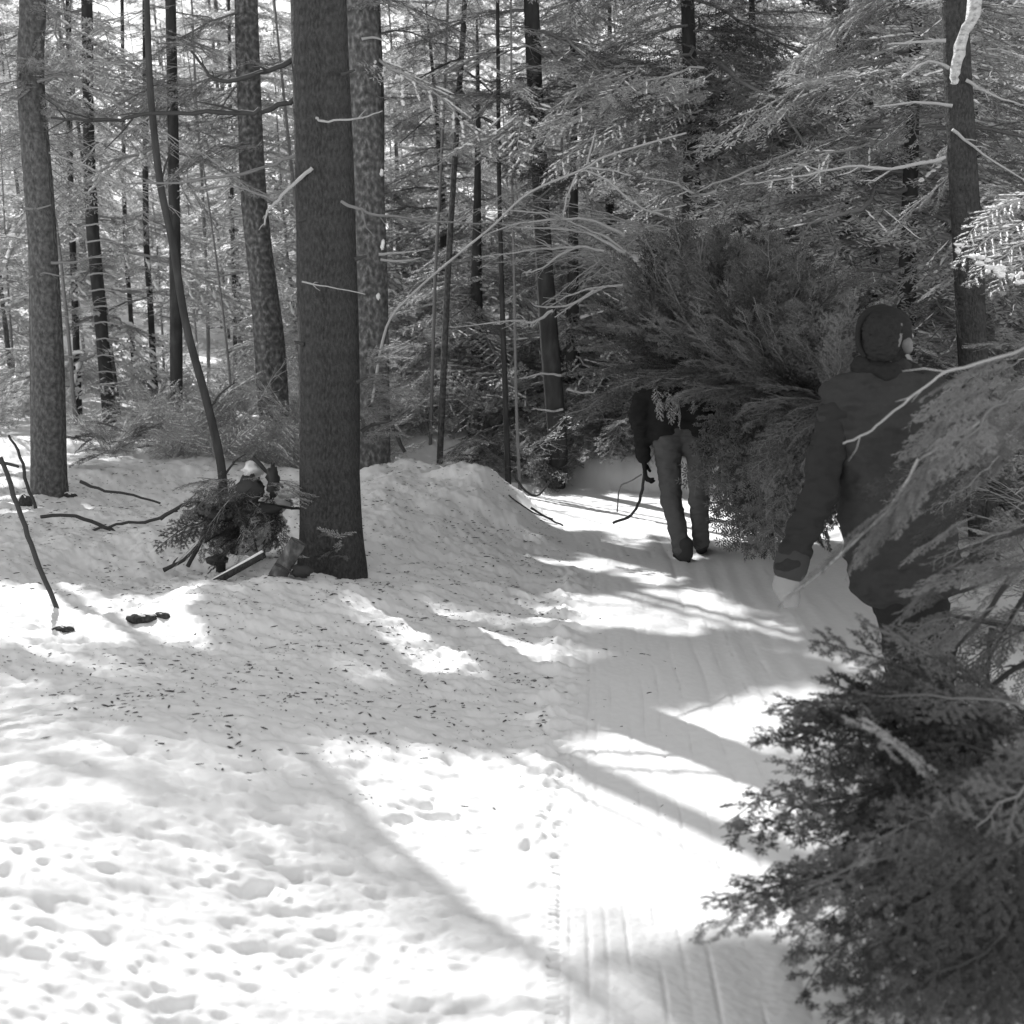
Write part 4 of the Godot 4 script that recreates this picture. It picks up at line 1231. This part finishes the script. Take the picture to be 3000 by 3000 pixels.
# ------------------------------------------------------------------ the cut fir between them
func make_carried_fir() -> void:
	var butt := at(2040, 1085, 10.1)
	var tip := at(2580, 1215, 6.1)
	var t := thing("carried_fir", "big dark cut fir carried sideways between the walker and the hooded person", "cut tree", butt)
	var l := line(butt, tip, 0.055, 0.012, 10, 0.03)
	var g := Geo.new()
	g.tube(shift(l[0], butt), l[1], 12, noise(3.0, 61), 0.12)
	part("trunk", one(g, M.bark_black), t)
	var ax := (tip - butt).normalized()
	var s1 := ax.cross(Vector3.UP).normalized()
	var s2 := s1.cross(ax)
	var made := 0
	var tries := 0
	while made < 380 and tries < 2200:
		tries += 1
		var q := pow(rng.randf(), 1.15) * 0.94
		var p := butt.lerp(tip, q)
		var a := rng.randf() * TAU
		var R := (1.02 * pow(1.0 - q, 0.7) + 0.12) * rng.randf_range(0.75, 1.05)
		var out := s1 * cos(a) + s2 * sin(a)
		var e := p + out * R + ax * R * rng.randf_range(0.15, 0.5) + Vector3.DOWN * R * (0.04 if out.y > 0.15 else 0.2 + 0.25 * rng.randf())
		var bad := e.y < 0.12
		for k in 5:
			var f := seen_at(p.lerp(e, 0.35 + 0.18 * k))
			if f.x > 1840 and f.x < 2150 and f.y > 1180 and f.y < 1700:
				bad = true
			if f.x > 1840 and f.x < 1925 and f.y > 1130:
				bad = true
			if f.x < 1800 and f.y > 1250:
				bad = true
		if bad:
			continue
		var roll := rng.randf_range(-0.5, 0.5) + (PI if out.y > 0.3 and rng.randf() < 0.6 else 0.0)
		put_bough(t, pick(["dark", "near_dark", "dark", "dark", "near"][made % 5]), p, e, rng.randf_range(0.8, 1.1), roll)
		made += 1
	# sprays that hang before the walker's back
	for i in 40:
		var p := butt.lerp(tip, rng.randf_range(0.12, 0.3))
		var e := at(rng.randf_range(1820, 2085), rng.randf_range(930, 1150), rng.randf_range(8.6, 9.1))
		put_bough(t, pick(["mid", "dark", "mid"][i % 3]), p.lerp(e, 0.35), e, 0.75, rng.randf_range(-0.5, 0.5))
	for q in [[P(1985, 1150), P(2000, 1255)], [P(1960, 1140), P(1960, 1245)], [P(1925, 1130), P(1930, 1235)], [P(2030, 1120), P(2035, 1210)]]:
		put_bough(t, pick("pale"), at(q[0].x, q[0].y, 8.95), at(q[1].x, q[1].y, 9.0), 0.8, 0.9)

# ------------------------------------------------------------------ near fir that hangs into the picture
func make_near_fir() -> void:
	var base := Vector3(1.36, 0.2, -3.45)
	var t := thing("fir_tree", "near dense fir whose drooping boughs fill the picture's lower corner", "tree", base)
	var axis := PackedVector3Array()
	var rad := PackedFloat32Array()
	for i in 8:
		axis.append(base + Vector3(0.02 * sin(i), i * 0.75 - 0.3, 0.03 * cos(i * 2.0)))
		rad.append(lerpf(0.075, 0.03, i / 7.0))
	var g := Geo.new()
	g.tube(shift(axis, base), rad, 12, noise(2.0, 71), 0.12)
	part("trunk", one(g, M.bark_black), t)
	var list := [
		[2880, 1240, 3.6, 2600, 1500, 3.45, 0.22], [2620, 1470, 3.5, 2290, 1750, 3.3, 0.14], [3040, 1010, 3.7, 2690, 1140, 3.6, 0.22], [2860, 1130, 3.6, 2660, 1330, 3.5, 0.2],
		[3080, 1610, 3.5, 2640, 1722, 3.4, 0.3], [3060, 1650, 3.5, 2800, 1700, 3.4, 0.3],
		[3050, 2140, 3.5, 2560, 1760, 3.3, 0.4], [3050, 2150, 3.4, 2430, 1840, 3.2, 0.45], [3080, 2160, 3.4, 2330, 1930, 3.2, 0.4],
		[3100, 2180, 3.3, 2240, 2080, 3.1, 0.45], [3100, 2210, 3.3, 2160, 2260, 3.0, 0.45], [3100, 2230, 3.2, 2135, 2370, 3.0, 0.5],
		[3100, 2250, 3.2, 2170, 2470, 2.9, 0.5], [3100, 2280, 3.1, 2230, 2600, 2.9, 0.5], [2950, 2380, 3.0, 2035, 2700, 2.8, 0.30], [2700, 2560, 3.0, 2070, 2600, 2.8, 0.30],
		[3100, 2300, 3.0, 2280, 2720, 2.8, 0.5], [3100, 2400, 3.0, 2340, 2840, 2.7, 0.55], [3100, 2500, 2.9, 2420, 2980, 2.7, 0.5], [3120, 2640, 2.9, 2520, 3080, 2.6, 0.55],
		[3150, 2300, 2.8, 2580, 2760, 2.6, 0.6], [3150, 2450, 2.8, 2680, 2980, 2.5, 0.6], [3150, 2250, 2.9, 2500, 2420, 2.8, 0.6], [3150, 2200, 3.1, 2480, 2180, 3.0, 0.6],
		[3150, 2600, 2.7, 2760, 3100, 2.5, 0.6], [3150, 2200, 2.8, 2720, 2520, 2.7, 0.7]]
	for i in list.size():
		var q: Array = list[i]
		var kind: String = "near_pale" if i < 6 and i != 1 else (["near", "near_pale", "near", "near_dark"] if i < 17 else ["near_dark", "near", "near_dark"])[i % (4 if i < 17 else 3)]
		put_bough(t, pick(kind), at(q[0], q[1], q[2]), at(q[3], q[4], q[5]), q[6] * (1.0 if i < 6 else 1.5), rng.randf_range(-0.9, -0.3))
	for i in 44:
		var k := rng.randf()
		var a := at(rng.randf_range(2560, 3120), lerpf(2060, 2760, k) + rng.randf_range(-40, 60), rng.randf_range(2.9, 3.9))
		var e := at(lerpf(2280, 2520, k) + rng.randf_range(0, 420), lerpf(1930, 2980, k) + rng.randf_range(-20, 160), rng.randf_range(2.7, 3.7))
		put_bough(t, pick(["near", "near_dark", "near", "near_dark", "near_pale"][i % 5]), a, e, rng.randf_range(0.6, 1.0), rng.randf_range(-1.2, 0.2))
	for i in 44:
		var a := at(rng.randf_range(2790, 3080), rng.randf_range(1080, 1960), rng.randf_range(3.5, 4.6))
		put_bough(t, pick(["near", "near_pale", "near_dark", "bare"][i % 4]), a, a + Vector3(rng.randf_range(-0.3, -0.12), rng.randf_range(-0.2, -0.06), rng.randf_range(-0.1, 0.15)), 0.8, rng.randf_range(-0.9, 0.3))
	for i in 12:
		var u := rng.randf()
		var a := at(lerpf(2830, 2560, u), lerpf(1240, 1560, u), 3.5)
		put_bough(t, pick(["near_pale", "near"][i % 2]), a, a + Vector3(-0.06 - 0.08 * rng.randf(), -0.14, 0.03), 0.7, rng.randf_range(-0.7, 0.2))
	for i in 10:
		var a := at(rng.randf_range(2800, 3100), rng.randf_range(1040, 1320), 4.2)
		put_bough(t, pick("near_pale"), a, a + Vector3(-0.2 - 0.12 * rng.randf(), -0.12, 0.1), 0.7, -0.4)
	for q in [[P(3040, 1010), P(2890, 1060), P(2770, 1090), P(2690, 1150), P(2600, 1220), P(2540, 1270), P(2470, 1300)], [P(2870, 1235), P(2790, 1290), P(2690, 1350)], [P(2690, 1345), P(2620, 1470), P(2500, 1590), P(2390, 1690), P(2290, 1750)]]:
		branch_px(t, q, 3.55, 0.004, 0.002, M.twig_pale)
	for q in [[P(3030, 1540), P(2920, 1575), P(2800, 1620)], [P(3030, 1850), P(2900, 1825), P(2760, 1795)], [P(2905, 1840), P(2895, 1960), P(2900, 2080)], [P(3030, 1700), P(2960, 1820), P(2880, 1960)], [P(3030, 1930), P(2930, 1990), P(2860, 2060)], [P(2960, 1690), P(2880, 1810), P(2800, 1900)], [P(3020, 1640), P(2900, 1700), P(2790, 1740)], [P(3040, 2130), P(2860, 2080), P(2700, 2120)]]:
		branch_px(t, q, 3.8, 0.009, 0.004, M.twig_dark)

# ------------------------------------------------------------------ things lying on the snow
func make_small() -> void:
	var t: Node3D
	var f := noise(1.4, 81, 2)
	t = thing("fallen_log", "snow-topped thin log slanting up to the brush heap", "log", on_ground(650, 1700))
	var main_log := branch_px(t, [P(530, 1762), P(650, 1695), P(775, 1625)], 7.7, 0.024, 0.021, M.bark_dark, "log")
	var c := spline([at(540, 1748, 7.7), at(650, 1684, 7.7), at(770, 1615, 7.7)], 0.009, 0.008, 5)
	var g := Geo.new()
	g.tube(shift(c[0], t.position), c[1], 7, f, 0.6)
	part("snow_cap", one(g, M.snow_lump), main_log)
	t = thing("fallen_log", "short dark log end sticking from a sunny snow bank", "log", on_ground(530, 1825))
	branch_px(t, [P(462, 1858), P(530, 1818), P(605, 1778)], 7.25, 0.021, 0.018, M.bark_dark, "log")
	t = thing("birch_log", "pale birch log leaning on the snow at the thick trunk's foot", "log", on_ground(800, 1740))
	var lg := branch_px(t, [P(770, 1765), P(808, 1695), P(846, 1630), P(872, 1585)], 7.55, 0.060, 0.052, M.bark_mottled, "log")
	for q in [[P(786, 1688), P(815, 1700), P(850, 1728), 0.012], [P(806, 1652), P(832, 1664), P(868, 1690), 0.006], [P(772, 1722), P(800, 1736), P(832, 1752), 0.007]]:
		c = spline([at(q[0].x, q[0].y, 7.50), at(q[1].x, q[1].y, 7.478), at(q[2].x, q[2].y, 7.50)], q[3], q[3] * 0.8, 4)
		g = Geo.new()
		g.tube(shift(c[0], t.position), c[1], 6, f, 0.5)
		part("bark_band", one(g, M.twig_dark), lg)
	g = Geo.new()
	g.blob(at(885, 1672, 7.52) - t.position, Vector3(0.06, 0.035, 0.05), f, 0.5)
	part("dark_hollow", one(g, M.twig_dark), t)
	for q in [[415, 1812, 0.075, 0.028, "flat dark rock peeking from the sunny snow below the brush heap"], [472, 1808, 0.045, 0.026, "smaller dark rock beside the flat rock in the sunny snow"], [185, 1842, 0.05, 0.018, "dark stone at the foot of the leaning thin stick"], [75, 1475, 0.05, 0.06, "dark stub poking up before the stout grey trunk"], [205, 1452, 0.06, 0.03, "round dark stone in the snow beside the stout grey trunk"]]:
		var p := on_ground(q[0], q[1] + 6)
		t = thing("rock", q[4], "rock", p)
		g = Geo.new()
		g.blob(Vector3(0, q[3] * 0.4, 0), Vector3(q[2], q[3] * 0.9, q[2] * 0.7), f, 0.25)
		var st := part("stone", one(g, M.bark_dark), t)
		g = Geo.new()
		g.blob(Vector3(-0.006, q[3] * 0.85, -0.012), Vector3(q[2] * 0.95, q[3] * 0.62, q[2] * 0.66), f, 0.25)
		part("snow_cap", one(g, M.snow_lump), st)
	# the brush heap
	t = thing("brush_heap", "heap of brush and roots under snow around the curved sapling's foot", "brush heap", on_ground(690, 1650))
	for i in 60:
		var a := at(rng.randf_range(620, 840), rng.randf_range(1400, 1560), rng.randf_range(7.9, 8.4))
		var e := a + Vector3(rng.randf_range(-0.38, 0.2), rng.randf_range(-0.3, 0.05), rng.randf_range(-0.1, 0.35))
		e.y = maxf(e.y, ground(e.x, e.z) + 0.02)
		put_bough(t, pick(["near_dark", "dark", "mid", "near_dark", "bare"][i % 5]), a, e, rng.randf_range(0.8, 1.2), rng.randf_range(-0.8, 0.8))
	for q in [[700, 1530, 0.13, 0.10], [775, 1530, 0.12, 0.08], [650, 1590, 0.12, 0.07], [740, 1590, 0.12, 0.07], [810, 1470, 0.08, 0.07], [745, 1375, 0.06, 0.05], [690, 1470, 0.06, 0.05], [850, 1440, 0.08, 0.04]]:
		g = Geo.new()
		g.blob(at(q[0], q[1], 8.3) - t.position, Vector3(q[2], q[3], 0.13), f, 0.45, 14, 20)
		part("snow_mound", one(g, M.snow_lump), t)
	for q in [[732, 1435, 0.075, 0.08], [765, 1490, 0.11, 0.035], [800, 1410, 0.035, 0.09], [640, 1505, 0.09, 0.045], [590, 1490, 0.03, 0.04], [700, 1610, 0.05, 0.03], [640, 1640, 0.06, 0.03]]:
		g = Geo.new()
		g.blob(at(q[0], q[1], 8.05) - t.position, Vector3(q[2], q[3], 0.07), f, 0.5, 14, 18)
		part("root_lump", one(g, M.twig_dark), t)
	for q in [[P(550, 1660), P(600, 1560), P(640, 1500), P(700, 1440)], [P(480, 1670), P(540, 1640), P(610, 1560)], [P(700, 1500), P(760, 1480), P(880, 1490)], [P(740, 1340), P(790, 1390), P(830, 1430)], [P(470, 1520), P(560, 1470), P(640, 1490)]]:
		branch_px(t, q, 8.2, 0.014, 0.007, M.twig_dark, "dead_branch")
	# sticks
	var sticks := [
		[[P(0, 1340), P(40, 1450), P(80, 1570), P(130, 1700), P(193, 1850)], 6.75, 0.011, 0.011, "thin leaning stick planted in the snow at the picture's left border"],
		[[P(25, 1275), P(60, 1340), P(80, 1420), P(105, 1490)], 8.6, 0.009, 0.011, "short thin stick behind the leaning one"],
		[[P(-40, 1352), P(20, 1358), P(55, 1368)], 8.0, 0.012, 0.008, "twig lying level at the picture's left border"],
		[[P(120, 1515), P(200, 1508), P(290, 1535), P(360, 1570), P(430, 1605)], 9.2, 0.012, 0.014, "dark branch on the snow that crosses another below the stout trunk"],
		[[P(180, 1590), P(270, 1555), P(360, 1535), P(440, 1525), P(520, 1495)], 9.2, 0.007, 0.012, "branch on the snow that runs up to the brush heap"],
		[[P(235, 1410), P(310, 1438), P(390, 1452), P(470, 1475)], 10.4, 0.014, 0.008, "dark fallen branch uphill beside the stout grey trunk"],
		[[P(0, 1878), P(60, 1877), P(140, 1874)], 6.9, 0.008, 0.006, "thin dark twig lying level on the snow bank"],
		[[P(1140, 1232), P(1160, 1275), P(1185, 1325)], 9.8, 0.016, 0.014, "dark short stick slanting into the mound beside the thick trunk"],
		[[P(1555, 1488), P(1600, 1515), P(1650, 1540)], 10.9, 0.010, 0.007, "dark twig at the mound's end beside the sunlit trail"],
		[[P(1490, 1450), P(1560, 1500), P(1620, 1520)], 11.0, 0.006, 0.005, "pale twig at the mound's end above the dark twig"],
		[[P(1500, 1380), P(1540, 1440), P(1580, 1450), P(1610, 1410)], 12.0, 0.012, 0.008, "looped dark twig at the foot of the swollen black trunk"],
	]
	for q in sticks:
		t = thing("stick", q[4], "stick", at(q[0][-1].x, q[0][-1].y, q[1]))
		branch_px(t, q[0], q[1], q[2], q[3], M.twig_dark, "stem")
	t = thing("leaning_trunk", "dark thick dead trunk leaning down to the ground behind the hooded person", "tree", at(3000, 1520, 7.6))
	branch_px(t, [P(2800, 1270), P(2880, 1360), P(3010, 1520), P(3120, 1640)], 7.6, 0.05, 0.055, M.bark_black, "trunk")
	branch_px(t, [P(2830, 1290), P(2860, 1260), P(2910, 1240)], 7.6, 0.02, 0.008, M.bark_black)
	# needles and bark flakes strewn on the shaded snow
	g = Geo.new()
	g.blob(Vector3.ZERO, Vector3(1.0, 0.35, 0.55), f, 0.9, 3, 5)
	var mm := MultiMesh.new()
	mm.transform_format = MultiMesh.TRANSFORM_3D
	mm.mesh = one(g, M.twig_dark)
	var xf := []
	var tries := 0
	while xf.size() < 9500 and tries < 90000:
		tries += 1
		var d := lerpf(4.3, 12.5, pow(rng.randf(), 0.8))
		var x := rng.randf_range(-0.4, 0.12) * d
		var over := x - trail_left(d)
		if over > -0.05 and rng.randf() > 0.08:
			continue
		if lit(Vector2(x, -d)) and rng.randf() > 0.06:
			continue
		if n_lump.get_noise_2d(x * 1.6, d * 1.6) + 0.6 * n_pit.get_noise_2d(x, d) < rng.randf_range(-0.5, 0.9):
			continue
		var s := 0.003 + 0.008 * pow(rng.randf(), 4.5)
		xf.append(Transform3D(Basis(Vector3.UP, rng.randf() * TAU).scaled_local(Vector3(s * rng.randf_range(0.9, 2.0) if rng.randf() < 0.75 or s > 0.006 else s * rng.randf_range(2.0, 4.5), s * 0.7, s * rng.randf_range(0.5, 1.0))), Vector3(x, ground(x, -d) + s * 0.1, -d)))
	mm.instance_count = xf.size()
	for i in xf.size():
		mm.set_instance_transform(i, xf[i])
	var lit_ter := MultiMeshInstance3D.new()
	lit_ter.name = "needle_litter"
	lit_ter.multimesh = mm
	add_child(lit_ter)
	lit_ter.set_meta("kind", "stuff")
	lit_ter.set_meta("label", "dark needles and bark flakes strewn over the shaded snow bank")

# ------------------------------------------------------------------ everything
func _ready() -> void:
	rng.seed = 7
	var cam := Camera3D.new()
	cam.position = CAM
	cam.rotation = Vector3(PITCH, 0, 0)
	cam.fov = 40.0
	cam.near = 0.05
	cam.far = 400.0
	var lens := CameraAttributesPhysical.new()
	lens.frustum_focal_length = 32.97
	lens.frustum_focus_distance = 8.5
	lens.exposure_aperture = 3.0
	cam.attributes = lens
	add_child(cam)
	cam.current = true
	var env := Environment.new()
	var sky := Sky.new()
	var sm := ProceduralSkyMaterial.new()
	sm.sky_top_color = Color(0.5, 0.5, 0.5)
	sm.sky_horizon_color = Color(1.0, 1.0, 1.0)
	sm.ground_bottom_color = Color(0.7, 0.7, 0.7)
	sm.ground_horizon_color = Color(0.9, 0.9, 0.9)
	sm.sky_curve = 0.25
	sm.energy_multiplier = 1.45
	sky.sky_material = sm
	env.background_mode = Environment.BG_SKY
	env.sky = sky
	env.tonemap_mode = Environment.TONE_MAPPER_LINEAR
	env.tonemap_exposure = 1.68
	env.sdfgi_enabled = true
	env.ssao_enabled = true
	env.ssil_enabled = true
	var we := WorldEnvironment.new()
	we.environment = env
	add_child(we)
	var sun := DirectionalLight3D.new()
	sun.light_energy = 1.6
	sun.light_color = Color(1.0, 1.0, 1.0)
	sun.light_angular_distance = 0.53
	sun.shadow_enabled = true
	add_child(sun)
	sun.look_at_from_position(sun_to * 50.0, Vector3.ZERO)

	make_materials()
	make_boughs()
	rng.seed = 11
	make_ground()
	survey_light()
	make_named_trees()
	make_forest()
	make_crowns()
	mind_light = false
	make_people()
	make_carried_fir()
	make_near_fir()
	make_small()
